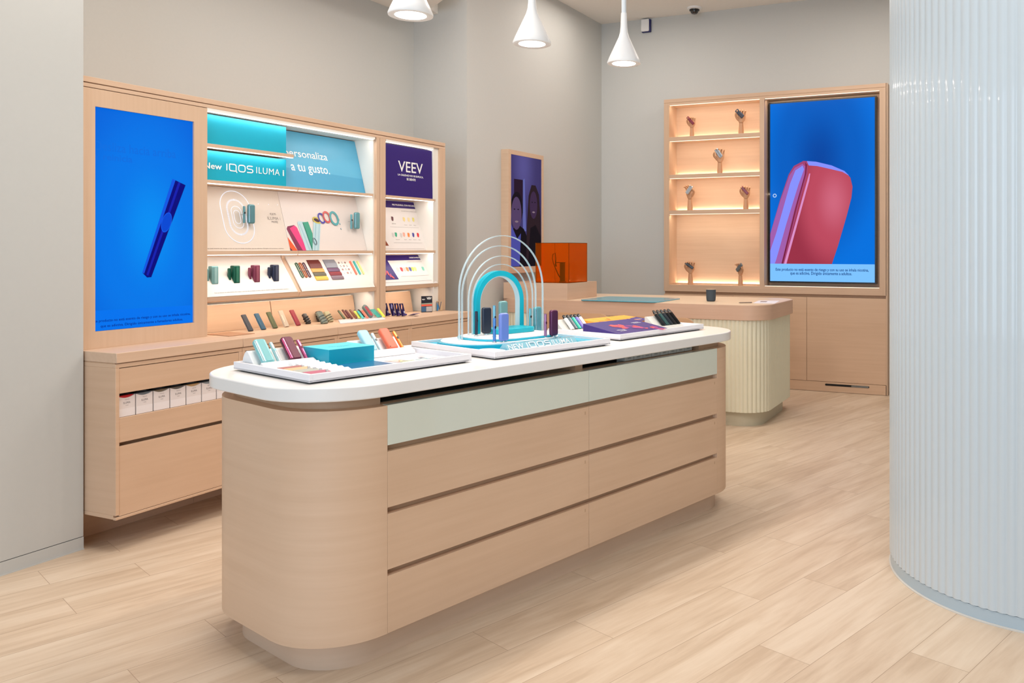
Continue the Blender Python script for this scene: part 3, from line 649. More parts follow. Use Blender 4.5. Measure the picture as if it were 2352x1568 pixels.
def case(name, label, loc, rot, w_, h, t, body, band=None, cover=None, slot=False, group=None, mtx=None):
    o = thing(name, label, 'charger case', loc, rot, group, mtx); case_parts(o, w_, h, t, body, band, cover, slot); return o
def stick(name, label, loc, rot, r, h, body, cap=None, button=M_blackp, group=None, mtx=None):
    o = thing(name, label, 'vaporizer', loc, rot, group, mtx); stick_parts(o, r, h, body, cap, button); return o

# mounted on the posters (upright, standing out on short pins)
def mounted(bdx, a, b, kind, label, body, band=None, cover=None, h=0.11, out=0.02, upright=True, w_=0.044):
    org = bdx.o.matrix_basis @ Vector((a - bdx.yc, b, out))
    o = thing('charger_case' if kind == 'case' else 'heater_stick', label, 'charger case' if kind == 'case' else 'vaporizer', tuple(org), (0, 0, 0))
    if kind == 'case': case_parts(o, w_, h, 0.021, body, band, cover)
    else: stick_parts(o, 0.0068, h, body)
    MB().tube([(0.004, 0, h * 0.5), (-0.028, 0, h * 0.5)], 0.002, 8).build('mounting_pin', M_chrome, o)
D_teal = dmat('dusty_teal', (96, 142, 150), 0.35, 0.3); D_tealb = dmat('teal_metal', (150, 190, 200), 0.18, 0.8)
mounted(P_mid, 3.446, 0.155, 'case', 'dusty teal charger case standing off the oval-ring panel', D_teal, D_tealb, D_teal)
mounted(P_mid, 3.400, 0.158, 'stick', 'dusty teal slim stick left of the case on the oval-ring panel', D_teal, h=0.095)
D_aqua = dmat('aqua', (104, 158, 166), 0.3, 0.3)
mounted(P_pic, 4.277, 0.142, 'case', 'aqua charger case mounted at the right end of the ring poster', D_aqua, D_tealb, D_aqua)
mounted(P_pic, 4.228, 0.142, 'stick', 'aqua slim stick left of the case at the right end of the ring poster', D_aqua, h=0.095)

# upright pairs rising out of the lectern board
def sunk(y, w_, xf, xb, zt, name, label, cat, body, second=None):
    o = thing(name, label, cat, (xb, y, 1.17))
    bz = lambda x: 1.0935 + (-3.848 - x) * (0.2075 / 0.141)
    MB().prism([(xf, bz(xf)), (xf, zt - 0.004), (xf - 0.004, zt), (xb + 0.004, zt), (xb, zt - 0.004), (xb, bz(xb))], y - w_ / 2, y + w_ / 2, 'Y').wb('shell', body, o, bevel=min(w_ * 0.25, 0.006), seg=3)
    if second: MB().prism([(y - w_ * .12, bz(xf) + 0.006), (y + w_ * .32, bz(xf) + 0.006), (y + w_ * .32, zt - 0.008), (y - w_ * .12, zt - 0.008)], xf - 0.0002, xf + 0.0008, 'X').wb('cover', second, o)
for a, nm, rgb, rgb2 in ((3.175, 'pale teal', (120, 165, 165), (146, 184, 182)), (3.312, 'forest green', (22, 84, 66), (44, 110, 88)), (3.446, 'dusty rose', (122, 56, 76), (146, 78, 94)), (3.580, 'slate navy', (44, 50, 70), (74, 78, 96))):
    k_ = nm.replace(' ', '_')
    sunk(a, 0.040, -3.890, -3.921, 1.2535, 'charger_case', nm + ' charger case rising out of the slanted white board', 'charger case', dmat(k_, rgb, 0.3, 0.2), dmat(k_ + '_light', rgb2, 0.5))
    sunk(a - 0.034, 0.013, -3.902, -3.918, 1.240, 'heater_stick', nm + ' slim stick beside its case on the slanted board', 'vaporizer', dmat(k_, rgb, 0.3, 0.2))

# swatches, loops, charms, bars on the second lectern board
def onboard(bdx, a, b, name, label, cat, group=None): return thing(name, label, cat, group=group, mtx=bdx.o.matrix_basis @ Matrix.Translation((a - bdx.yc, b, 0.0)))
for i, (nm, c) in enumerate((('green', (60, 98, 74)), ('orange-brown', (170, 88, 40)), ('plum', (92, 60, 78)))):
    o = onboard(P_l2, 3.787 + 0.0285 * i, 0.147, 'strap_loop', 'narrow %s strap loop on the swatch board' % nm, 'strap', 'strap loops on the swatch board')
    MB().strip(rrect(-0.0075, -0.052, 0.0075, 0.052, 0.0074, 8), 0.005, 0.0005, 0.006, True).build('band', mat('strap_' + nm, c, 0.5), o, bevel=0.0008)
    MB().box(-0.008, -0.006, 0.001, 0.008, 0.004, 0.008).build('buckle', M_chrome, o, bevel=0.001)
for a, nm, rows in ((3.930, 'brown', [((104, 46, 42), 'maroon leather'), ((224, 168, 98), 'tan leather'), ((104, 100, 84), 'olive grey leather'), ((236, 184, 84), 'yellow leather')]),
                    (4.062, 'grey', [((136, 138, 146), 'grey leather'), ((112, 84, 112), 'violet leather'), ((136, 56, 64), 'red leather'), ((132, 112, 122), 'mauve leather')])):
    ys = [(0.158, 0.220), (0.129, 0.157), (0.100, 0.128), (0.070, 0.099)]
    for (b0, b1), (c, ln) in zip(ys, rows):
        o = onboard(P_l2, a, b0, 'leather_swatch', ln + (' swatch, large, top of the %s column' % nm if b0 > 0.15 else ' swatch, narrow strip in the %s-topped column' % nm), 'swatch', 'leather swatches')
        mb = MB().loft([[(-0.049, 0, 0.0005), (0.049, 0, 0.0005), (0.049, 0, 0.005), (-0.049, 0, 0.005)], [(-0.049, (b1 - b0) * .5, 0.0005), (0.049, (b1 - b0) * .5, 0.0005), (0.049, (b1 - b0) * .5, 0.008), (-0.049, (b1 - b0) * .5, 0.008)], [(-0.049, b1 - b0, 0.0005), (0.049, b1 - b0, 0.0005), (0.049, b1 - b0, 0.003), (-0.049, b1 - b0, 0.003)]])
        mb.build('leather', mat('leather_' + ln, c, 0.45, bump=0.1, scale=200), o)
ci = 0
rown = ['top row', 'second row', 'third row', 'bottom row']; coln = ['left', 'middle', 'right']
for r_ in range(4):
    for c_ in range(3):
        o = onboard(P_l2, 4.137 + 0.0275 * c_ + 0.002 * r_, 0.194 - 0.026 * r_, 'charm_ring', 'tiny metal charm ring, %s of the %s on the swatch board' % (coln[c_], rown[r_]), 'charm', 'charm rings on the swatch board')
        MB().tube([(0.0045 * math.cos(t), 0.0052 * math.sin(t), 0.0035) for t in [2 * math.pi * k / 12 for k in range(13)]], 0.0014, 6).build('ring', M_chrome if (r_ + c_) % 2 else mat('rose_metal', (150, 90, 90), 0.2, 0.9), o, smooth=True)
for i, (nm, c) in enumerate((('coral', (236, 120, 98)), ('turquoise', (64, 180, 176)), ('pale yellow', (226, 226, 150)))):
    o = onboard(P_l2, 4.241 + 0.033 * i, 0.152, 'silicone_bar', nm + ' rounded bar at the right end of the swatch board', 'bar', 'silicone bars')
    MB().prism(stadium(0, 0, 0.013, 0.106), 0.0005, 0.007).build('bar', mat('bar_' + nm, c, 0.4), o, bevel=0.002)

# ------------------------------------------------------------------ pendants
pl_lab = ['white cone pendant lamp, leftmost of the three, cut by the top edge', 'white cone pendant lamp, middle one of the three', 'white cone pendant lamp, rightmost and farthest of the three']
for i, (y, z) in enumerate(((1.973, 2.250), (2.622, 2.265), (3.269, 2.290))):
    p = I(-2.72, y)
    o = thing('pendant_lamp', pl_lab[i], 'lamp', (p[0], p[1], z), group='cone pendants over the island')
    MB().lathe([(0.060, 0.004), (0.078, 0.0), (0.085, 0.003), (0.086, 0.010), (0.076, 0.034), (0.050, 0.090), (0.027, 0.140), (0.020, 0.165), (0.0175, 0.195), (0.015, 0.262)], 40).build('shade', M_wplast, o, smooth=True, angle=50)
    MB().lathe([(0.0001, 0.0035), (0.060, 0.0035), (0.060, 0.006), (0.0001, 0.006)], 40).build('diffuser', M_bulb, o)
    MB().lathe([(0.0125, 0.262), (0.0125, 3.768 - z)], 20).build('rod', mat('rod_white', (226, 232, 236), 0.3), o, smooth=True)
    area('pendant_light', (p[0], p[1], z - 0.004), 0.10, 5, (1.0, 0.92, 0.84))

# ------------------------------------------------------------------ back wall unit
bu = thing('back_wall_unit', 'tall wooden unit on the back wall with lit niches and framed screen recess', 'shelving', (-2.09, 7.93, 0))
YF = 7.817
def Bk(mb, name, m, **k): return mb.wb(name, m, bu, **k)
Bk(MB().box(-3.19, YF, 2.822, -0.994, 8.05, 2.858), 'top_board', W_x, bevel=0.001)
Bk(MB().box(-3.19, YF + 0.002, 2.818, -0.994, 8.05, 2.822), 'shadow_line', W_gap)
Bk(MB().box(-3.133, YF + 0.001, 2.797, -1.055, 8.05, 2.818), 'header', W_x)
for q in ((-3.19, YF, 0.913, -3.133, 8.05, 2.818), (-2.188, YF, 0.978, -2.142, 8.05, 2.797), (-1.056, YF, 0.913, -0.994, 8.05, 2.818)): Bk(MB().box(*q), 'upright', W_z, bevel=0.001)
Bk(MB().box(-3.133, YF, 0.913, -1.055, 8.05, 0.980), 'bottom_board', W_x, bevel=0.001)
for z0, z1 in ((2.432, 2.473), (2.055, 2.092), (1.692, 1.729)):
    Bk(MB().box(-3.133, YF, z0, -2.188, 8.03, z1), 'shelf', W_x, bevel=0.001)
Bk(MB().box(-3.133, 8.026, 0.98, -2.188, 8.05, 2.797), 'niche_back', W_lit)
Bk(MB().box(-2.142, 8.022, 0.98, -1.055, 8.05, 2.797), 'recess_back', W_x)
Bk(MB().box(-3.19, YF + 0.03, 0.885, -0.994, 8.05, 0.913), 'shadow_gap', W_gap)
for x0, x1 in ((-3.19, -2.457), (-2.454, -1.7285), (-1.7255, -0.999)):
    Bk(MB().box(x0, YF, 0.096, x1, YF + 0.02, 0.885), 'door', W_isl, bevel=0.0008)
Bk(MB().box(-3.188, YF + 0.021, 0.0, -0.994, 8.05, 0.884), 'carcass', W_z)
Bk(MB().box(-3.19, YF, 0.003, -0.994, YF + 0.0205, 0.093), 'plinth', W_isl)
Bk(MB().box(-0.999, YF, 0.003, -0.9835, 8.05, 2.857), 'end_panel', W_z)
v = Bk(MB().prism([(a, b) for a, b in rrect(-1.554, 0.058, -1.148, 0.077, 0.009, 5)], YF - 0.0015, YF + 0.001, 'Y'), 'vent_slot', M_black)
Bk(MB().box(-1.31, YF - 0.003, 0.0605, -1.155, YF - 0.0012, 0.0665).box(-1.31, YF - 0.003, 0.0695, -1.155, YF - 0.0012, 0.0755), 'vent_louvre', M_steel)
warm = (1.0, 0.84, 0.66)
for (zt, zb, k_) in ((2.797, 2.473, 1.0), (2.432, 2.092, 1.0), (2.055, 1.729, 1.0), (1.692, 0.980, 1.3)):
    Bk(MB().box(-3.13, YF + 0.010, zt - 0.005, -2.191, YF + 0.020, zt - 0.0005), 'light_strip', M_ledw)
    area('niche_light', (-2.66, YF + 0.024, zt - 0.006), 0.92, 0.8 * k_, warm, (R(25), 0, 0), 0.012)
    Bk(MB().box(-3.131, 8.002, zb + 0.0002, -2.190, 8.006, zb + 0.012), 'light_lip', W_lit)
    area('niche_uplight', (-2.66, 8.015, zb + 0.004), 0.92, 0.75 * k_, warm, (R(180 + 8), 0, 0), 0.012)
for zz in (2.792, 0.9805): Bk(MB().box(-2.138, YF + 0.010, zz, -1.060, YF + 0.020, zz + 0.0045), 'light_strip', M_ledw)
area('recess_light', (-1.6, YF + 0.05, 2.788), 1.05, 0.9, warm, (R(30), 0, 0), 0.012)
area('recess_light', (-2.132, YF + 0.05, 1.88), 0.012, 0.9, warm, (0, R(-90), 0), 1.75)

# portrait screen in the recess
sx0, sx1, sz0, sz1 = -2.126, -1.100, 1.014, 2.771
ms = thing('display_screen', 'large black-framed portrait screen on the back wall showing a pink rounded case on blue', 'screen', mtx=frame_mtx(((sx0 + sx1) / 2, 7.93, sz0), (1, 0, 0), (0, 0, 1)))
W2 = (sx1 - sx0) / 2; H2 = sz1 - sz0
MB().prism([(-W2, 0), (W2, 0), (W2, H2), (-W2, H2)], -0.09, -0.004).build('housing', M_blackp, ms)
mb = MB()
for q in ((-W2, 0, W2, 0.014), (-W2, H2 - 0.014, W2, H2), (-W2, 0.014, -W2 + 0.014, H2 - 0.014), (W2 - 0.014, 0.014, W2, H2 - 0.014)): mb.box(q[0], q[1], -0.004, q[2], q[3], 0.003)
mb.build('bezel', M_blackp, ms)
MB().box(-W2 + 0.014, 0.014, -0.004, W2 - 0.014, H2 - 0.014, 0.0).build('picture', screen_gradient('blue_field', [(0.0, (0, 110, 216)), (0.45, (0, 92, 190)), (1.0, (0, 68, 158))], cx=(-0.02, 1.18, 0.62, 1.1)), ms)
# picture coordinates: u 0..1 left to right, v 0..1 bottom to top of the visible image
def pu(u, v): return (-W2 + 0.014 + u * (2 * W2 - 0.028), 0.014 + v * (H2 - 0.028))
def P2(*pts): return [pu(*p) for p in pts]
pk_ = [screen_gradient('rose_picture', [(0.0, (150, 48, 68)), (0.5, (184, 72, 92)), (1.0, (202, 100, 122))], cx=(0.12, 0.78, 0.42, 0.75)), emat('rose_dark', (160, 66, 112)), emat('lilac_light', (132, 142, 250)), emat('pink_pale', (214, 140, 196)), emat('maroon_line', (112, 30, 62)), emat('rose_warm', (182, 62, 84)), emat('caption_blue', (122, 190, 252)), emat('plum_side', (158, 92, 168))]
mb = MB()
def sh(i, pts, z): mb.m = i; mb.prism(P2(*pts), z, z + 0.0003)
sh(0, [(0.08, 0.0), (0.09, 0.12), (0.30, 0.50), (0.345, 0.62), (0.355, 0.665), (0.42, 0.662), (0.60, 0.635), (0.72, 0.605), (0.775, 0.57), (0.795, 0.52), (0.785, 0.46), (0.74, 0.36), (0.66, 0.20), (0.58, 0.06), (0.55, 0.0)], .0004)
#sh(5, [(0.11, 0.0), (0.13, 0.10), (0.33, 0.30), (0.66, 0.20), (0.58, 0.06), (0.55, 0.0)], .0007)
sh(2, [(0.36, 0.670), (0.45, 0.664), (0.60, 0.640), (0.72, 0.607), (0.765, 0.580), (0.70, 0.603), (0.58, 0.622), (0.46, 0.640), (0.38, 0.645)], .0010)
sh(1, [(0.0, 0.0), (0.0, 0.265), (0.10, 0.46), (0.185, 0.60), (0.235, 0.645), (0.33, 0.672), (0.365, 0.668), (0.37, 0.60), (0.30, 0.46), (0.10, 0.0)], .0013)
sh(7, [(0.0, 0.0), (0.0, 0.262), (0.10, 0.45), (0.19, 0.592), (0.245, 0.635), (0.32, 0.655), (0.345, 0.640), (0.335, 0.585), (0.24, 0.40), (0.07, 0.0)], .0016)
sh(2, [(0.0, 0.03), (0.0, 0.17), (0.06, 0.27), (0.20, 0.55), (0.25, 0.62), (0.32, 0.645), (0.335, 0.625), (0.28, 0.54), (0.16, 0.32), (0.06, 0.12)], .0019)
sh(4, [(0.345, 0.665), (0.362, 0.650), (0.355, 0.60), (0.27, 0.43), (0.085, 0.0), (0.070, 0.0), (0.26, 0.43), (0.345, 0.60), (0.35, 0.64)], .0022)
sh(3, [(0.115, 0.0), (0.385, 0.56), (0.395, 0.60), (0.385, 0.60), (0.09, 0.0)], .0025)
sh(6, [(0.0, 0.0), (1.0, 0.0), (1.0, 0.098), (0.0, 0.098)], .0028)
mb.build('pictured_case', pk_, ms)
mb = MB(); cx_, cy_ = pu(0.045, 0.482); mb.strip(circ(cx_, cy_, 0.015, 24), 0.008, .001, .0013, True); mb.build('ring_mark', emat('ring_white', (178, 206, 240)), ms)
mb = MB(); a_, b_ = pu(0.055, 0.057), pu(0.945, 0.072); add_text(mb, 'Este producto no está exento de riesgo y con su uso se inhala nicotina,', a_[0], a_[1] - 0.006, b_[0], b_[1] + 0.004, 0.0034, 0.015)
a_, b_ = pu(0.20, 0.036), pu(0.79, 0.052); add_text(mb, 'que es adictiva. Dirigido únicamente a adultos.', a_[0], a_[1] - 0.006, b_[0], b_[1] + 0.004, 0.0034, 0.015)
mb.build('warning_lettering', emat('deep_blue_caption', (8, 58, 120)), ms)

# wooden mannequin hands
def hand_mesh(curl=1.0, thumb=0.0):
    fo = MB().lathe([(0.0245, 0.0), (0.0235, 0.03), (0.0195, 0.085), (0.0185, 0.098)], 24)
    hb = MB()
    def ell(z, a, b, cx=0.0, cy=0.0, n=20): return [(cx + a * math.cos(2 * math.pi * k / n), cy + b * math.sin(2 * math.pi * k / n), z) for k in range(n)]
    hb.loft([ell(0.100, 0.017, 0.015), ell(0.103, 0.019, 0.017), ell(0.118, 0.027, 0.019, 0.001), ell(0.140, 0.036, 0.019, 0.002), ell(0.160, 0.038, 0.017, 0.002), ell(0.174, 0.036, 0.014, 0.002), ell(0.180, 0.030, 0.009, 0.002)])
    for i, (x, l, r_) in enumerate(((-0.026, 0.92, 0.0088), (-0.008, 1.0, 0.0092), (0.011, 0.95, 0.0088), (0.029, 0.78, 0.0078))):
        dx = x * 0.35; s_ = 0.036 * l
        pts = [(x, 0.0, 0.166), (x + dx * .3, -0.002, 0.178)]
        ang = [25, 75 * curl, 125 * curl]; p = list(pts[-1])
        for k, a in enumerate(ang):
            ln = s_ * (0.8, 0.62, 0.5)[k]
            for t_ in (0.5, 1.0):
                p = [p[0] + dx * 0.18, p[1] - math.sin(R(a)) * ln * .5, p[2] + math.cos(R(a)) * ln * .5]; pts.append(tuple(p))
        rr_ = [r_ * v_ for v_ in (1.0, 1.05, 0.92, 1.02, 0.86, 0.95, 0.82, 0.62)]
        hb.tube(pts, rr_, 12)
    hb.tube([(-0.022, -0.002, 0.124), (-0.036, -0.008, 0.140), (-0.046 - thumb, -0.016, 0.156), (-0.049 - thumb, -0.026, 0.170), (-0.046 - thumb, -0.034, 0.184), (-0.044 - thumb, -0.037, 0.190)], [0.011, 0.0112, 0.0098, 0.0100, 0.0085, 0.006], 12)
    o1 = fo.build('forearm_proto', W_hand, None, smooth=True)
    o2 = hb.build('hand_proto', W_hand, None, smooth=True)
    rm = o2.modifiers.new('r', 'REMESH'); rm.mode = 'VOXEL'; rm.voxel_size = 0.0020; rm.use_smooth_shade = True
    smm = o2.modifiers.new('s', 'SMOOTH'); smm.iterations = 3; smm.factor = 0.5
    dg = bpy.context.evaluated_depsgraph_get(); dg.update()
    me = bpy.data.meshes.new_from_object(o2.evaluated_get(dg)); me.name = 'hand'
    if not me.materials: me.materials.append(W_hand)
    f = o1.data; bpy.data.objects.remove(o1); bpy.data.objects.remove(o2)
    return f, me
fm, hm = hand_mesh(1.0)
fm2, hm2 = hand_mesh(0.72, 0.006)
M_blackm = dmat('black_metal', (30, 28, 30), 0.25, 0.4)
hd = [(-2.914, 2.473, 10, 1, 0, 0.92, 'on the top shelf holding a crimson case, left', ('crimson', (150, 36, 60)), -42, 0),
      (-2.396, 2.473, 18, 1, 0, 1.10, 'on the top shelf holding a dark case, right', ('charcoal', (74, 78, 92)), -44, 1),
      (-2.617, 2.092, 20, 1, 1, 1.10, 'alone on the second shelf holding a pale silver case', ('silver', (176, 184, 192)), -34, 1),
      (-2.934, 1.729, -14, -1, 1, 1.15, 'on the third shelf holding a white case, left', ('ice_white', (212, 222, 232)), 40, 1),
      (-2.348, 1.729, 12, 1, 0, 1.06, 'on the third shelf holding a crimson case, right', ('crimson', (150, 36, 60)), -42, 0),
      (-2.929, 0.980, 16, 1, 0, 1.10, 'on the bottom shelf holding a black case, left', ('onyx', (48, 42, 40)), -56, 0),
      (-2.403, 0.980, -30, -1, 1, 0.98, 'on the bottom shelf holding a grey metal case, right', ('pewter', (126, 134, 140)), 46, 1)]
for (x, z, rz, mir, kind, sc_, lab, (cn, crgb), tilt, up) in hd:
    o = thing('mannequin_hand', 'jointed wooden mannequin hand ' + lab, 'mannequin hand', (x, 7.89, z + 0.0005), (0, 0, R(rz)), 'wooden mannequin hands in the niches')
    f = bpy.data.objects.new('forearm', fm); COL.objects.link(f); f.parent = o; f.scale = (sc_, sc_, sc_)
    h = bpy.data.objects.new('hand', hm2 if kind else hm); COL.objects.link(h); h.parent = o; h.scale = (sc_ * mir, sc_, sc_)
    # the device lies across the palm, fingers closing over it
    m_ = o.matrix_basis @ Matrix.Translation((-0.006 * mir, -0.0325 * sc_, 0.172 * sc_)) @ Matrix.Rotation(R(tilt), 4, 'Y') @ Matrix.Translation((0, 0, -0.045 if not up else -0.036)) @ Matrix.Rotation(R(-90), 4, 'Z')
    d = thing('charger_case', cn.replace('_', ' ') + ' case gripped by the mannequin hand ' + lab.split(' holding')[0] + (', left' if lab.endswith('left') else ', right' if lab.endswith('right') else ''), 'charger case', mtx=m_)
    bm_ = dmat('grip_' + cn, crgb, 0.25, 0.5 if up else 0.1)
    case_parts(d, 0.040 if up else 0.028, 0.100, 0.017, bm_, None, None)
    MB().prism(rrect(0.0075, -0.010, 0.0093, 0.010, 0.0008, 3), 0.004, 0.096).build('cover', dmat('grip_cover_' + cn, tuple(int(v * .8) for v in crgb), 0.4), d)

# ------------------------------------------------------------------ reception desk
dk = thing('reception_desk', 'reception desk with cream fluted front and thick wooden top', 'desk', (-2.82, 6.5, 0))
MB().prism(rrect(-3.96, 6.05, -1.705, 6.95, 0.17, 10), 0, 0.112).wb('plinth', M_creamd, dk, smooth=True)
MB().prism(fluted([(a, b) for a, b in rrect(-3.99, 6.016, -1.655, 6.984, 0.19, 24)], 0.034, 0.008), 0.110, 0.81).wb('fluted_body', M_cream, dk, smooth=True, angle=60)
MB().prism(rrect(-4.012, 6.0, -1.625, 7.0, 0.20, 14), 0.806, 0.92).wb('top', wood('beech_desk_band', (216, 182, 158), 'H'), dk, bevel=0.002)
MB().prism(rrect(-4.005, 6.007, -1.632, 6.993, 0.195, 14), 0.9195, 0.9212).wb('worktop_surface', mat('pale_linoleum', (232, 208, 180), 0.4, var=0.01), dk)
bl = thing('plinth_block', 'wooden raised block on the left end of the reception desk', 'block', (-3.66, 6.28, 0.9215))
MB().box(-3.935, 6.02, 0.9215, -3.318, 6.56, 1.057).wb('block', wood('beech_block', (214, 184, 160), 'H'), bl, bevel=0.0015)
ob = thing('acrylic_box', 'transparent orange acrylic box standing on the wooden block', 'box', (-3.5, 6.25, 1.0575))
M_or = mat('orange_acrylic', (255, 158, 44), 0.03, var=0.0, trans=0.92, ior=1.1)
t_ = 0.004; x0, x1, y0, y1, z0, z1 = -3.655, -3.335, 6.08, 6.41, 1.0575, 1.394
for q in ((x0, y0, z0, x1, y0 + t_, z1), (x0, y1 - t_, z0, x1, y1, z1), (x0, y0 + t_, z0, x0 + t_, y1 - t_, z1), (x1 - t_, y0 + t_, z0, x1, y1 - t_, z1), (x0 + t_, y0 + t_, z1 - t_, x1 - t_, y1 - t_, z1), (x0 + t_, y0 + t_, z0, x1 - t_, y1 - t_, z0 + t_)):
    MB().box(*q).wb('panel', M_or, ob)
sd = thing('cable_stand', 'dark upright stand with a looped cable inside the orange box', 'stand', (-3.49, 6.25, z0 + t_))
MB().box(-0.018, -0.015, 0.004, 0.018, 0.015, 0.165).build('post', M_blackm, sd, bevel=0.002)
MB().box(-0.05, -0.02, 0.161, 0.018, 0.02, 0.167).build('cap_plate', M_blackm, sd)
MB().lathe([(0.03, 0), (0.03, 0.004), (0.0001, 0.004)], 20).build('foot', M_blackm, sd)
MB().tube([(-0.012, -0.012, 0.03), (-0.03, -0.02, 0.06), (-0.055, -0.02, 0.11), (-0.078, -0.02, 0.16), (-0.088, -0.02, 0.20), (-0.082, -0.02, 0.235), (-0.060, -0.02, 0.245), (-0.054, -0.02, 0.20), (-0.056, -0.02, 0.15), (-0.050, -0.02, 0.13)], [0.005, 0.005, 0.004, 0.0032, 0.0032, 0.0032, 0.0032, 0.0032, 0.006, 0.006], 8).build('cable', M_blackp, sd, smooth=True)
mt = thing('desk_mat', 'sky-blue rounded mat lying on the reception desk', 'mat', (-2.84, 6.24, 0.9215))
MB().prism(rrect(-3.19, 5.985, -2.50, 6.52, 0.05, 6), 0.9215, 0.9295).wb('mat', mat('mat_blue', (98, 176, 196), 0.25, var=0.01, coat=0.4), mt, bevel=0.002)
cu = thing('cup', 'small dark grey cup on the reception desk', 'cup', (-2.177, 6.338, 0.9215))
MB().lathe([(0.028, 0.0), (0.036, 0.006), (0.0385, 0.03), (0.0395, 0.093), (0.0375, 0.095), (0.0355, 0.093), (0.034, 0.02), (0.0001, 0.012)], 32).build('body', mat('cup_grey', (66, 76, 86), 0.6, var=0.06, bump=0.1, scale=120), cu, smooth=True)
MB().lathe([(0.0385, 0.0945), (0.0405, 0.096), (0.036, 0.0975), (0.034, 0.0955)], 32).build('rim', mat('cup_rim', (206, 178, 150), 0.4), cu, smooth=True)
ps = thing('paper_sheet', 'white paper sheet lying at the right end of the reception desk', 'paper', (-1.74, 6.42, 0.9215), (0, 0, R(8)))
MB().box(-0.085, -0.17, 0, 0.085, 0.17, 0.0012).build('sheet', mat('paper', (240, 238, 246), 0.6), ps)
MB().box(-0.05, -0.03, 0.0014, 0.0, 0.06, 0.002).build('printed_patch', mat('print_taupe', (140, 122, 116), 0.6), ps)
pn = thing('pen', 'short grey pen lying left of the paper on the desk', 'pen', (-1.86, 6.22, 0.9262), (0, R(90), R(35)))
MB().lathe([(0.001, -0.05), (0.0045, -0.04), (0.0045, 0.055), (0.002, 0.06)], 12).build('barrel', mat('pen_grey', (150, 132, 118), 0.4), pn, smooth=True)

# two chairs between island and desk, only the tops of the backs show
def chair(x, y, lab, rz=0.0, zt=0.862):
    o = thing('chair', lab, 'chair', (x, y, 0), (0, 0, R(rz)), 'bent plywood chairs at the desk')
    Wc = wood('bent_plywood', (202, 162, 126), 'H')
    n = 18; outl = rrect(-0.285, 0.52, 0.285, zt, 0.085, 6)
    # curved back: bend the outline around the sitter
    def bend(a, d): return (a, -0.02 + d + 0.55 * a * a, 0)
    vs = []; fs = []
    mb = MB(); cols_ = [-0.285 + 0.57 * i / 24 for i in range(25)]
    rings = []
    for a in cols_:
        e = max(0.0, abs(a) - 0.20); drop = 0.085 - math.sqrt(max(0, 0.085 ** 2 - e ** 2)) if e < 0.085 else 0.085
        t0, t1 = 0.52 + drop, zt - drop; yy = 0.55 * a * a
        rings.append([(a, yy, t0), (a, yy + 0.012, t0), (a, yy + 0.012, t1), (a, yy, t1)])
    mb.loft(rings).build('backrest', Wc, o, smooth=True, angle=60)
    MB().prism([(a, b) for a, b in rrect(-0.24, 0.03, 0.24, 0.45, 0.10, 6)], 0.435, 0.452).build('seat', Wc, o, bevel=0.003)
    for sx_ in (-1, 1):
        MB().tube([(sx_ * 0.19, 0.10, 0.44), (sx_ * 0.23, 0.02, 0.0)], [0.014, 0.011], 12).build('leg', Wc, o, smooth=True)
        MB().tube([(sx_ * 0.19, 0.36, 0.44), (sx_ * 0.23, 0.42, 0.0)], [0.014, 0.011], 12).build('leg', Wc, o, smooth=True)
        MB().tube([(sx_ * 0.19, 0.10, 0.43), (sx_ * 0.16, 0.022, 0.56)], [0.012, 0.010], 12).build('back_support', Wc, o, smooth=True)
    return o
chair(-2.955, 5.46, 'plywood chair before the reception desk, left one, behind the purple box', 0, 0.866)
chair(-2.285, 5.46, 'plywood chair before the reception desk, right one, behind the black pens', -2, 0.857)

# picture frame on the projecting wall
pf = thing('picture_frame', 'tall wooden box frame on the beige wall with dark violet photo of two people', 'picture', mtx=frame_mtx((-4.015, 6.402, 1.13), (0, 1, 0), (0, 0, 1)))
mb = MB()
for q in ((-0.297, 0, 0.297, 0.055), (-0.297, 1.035, 0.297, 1.075), (-0.297, 0.055, -0.255, 1.035), (0.262, 0.055, 0.297, 1.035)): mb.box(q[0], q[1], 0, q[2], q[3], 0.075)
mb.build('frame', wood('beech_frame', (216, 188, 162), 'Z'), pf, bevel=0.001)
MB().box(-0.255, 0.055, 0.04, 0.262, 1.035, 0.070).build('picture', screen_gradient('violet_photo', [(0.0, (34, 28, 52)), (0.5, (66, 58, 110)), (1.0, (92, 86, 150))], cx=(-0.05, 0.95, 0.5, 0.95), e=0.8), pf)
yc, zc = 6.402, 1.13
fr = [emat('poster_dark', (44, 24, 46), .7), emat('face_violet', (94, 72, 112), .7), emat('hair_dark', (26, 18, 30), .7), emat('shirt_blue', (84, 86, 176), .7), emat('jacket', (22, 16, 26), .7), emat('face_dim', (70, 48, 80), .7), emat('smile', (150, 126, 140), .7), emat('pale_blue', (110, 116, 190), .7), emat('hair_brown', (48, 32, 40), .7)]
mb = MB()
def fs_(i, pts, z): mb.m = i; mb.prism([(a - yc, b - zc) for a, b in pts], z, z + .0003)
fs_(0, [(6.20, 1.66), (6.345, 1.66), (6.345, 1.955), (6.20, 1.955)], .0705)
fs_(7, [(6.345, 1.50), (6.40, 1.50), (6.375, 1.97), (6.345, 1.955)], .0705)
fs_(4, [(6.15, 1.19), (6.45, 1.19), (6.44, 1.42), (6.36, 1.52), (6.26, 1.56), (6.15, 1.50)], .0708)
fs_(3, [(6.15, 1.19), (6.29, 1.19), (6.31, 1.48), (6.25, 1.43), (6.15, 1.56)], .0711)
fs_(2, circ(6.245, 1.70, 0.098, 24, 0.145), .0714); fs_(1, circ(6.238, 1.655, 0.082, 24, 0.145), .0717)
fs_(2, circ(6.205, 1.69, .012, 10, .006), .072); fs_(2, circ(6.265, 1.69, .012, 10, .006), .072); fs_(6, circ(6.240, 1.582, .028, 14, .009), .072)
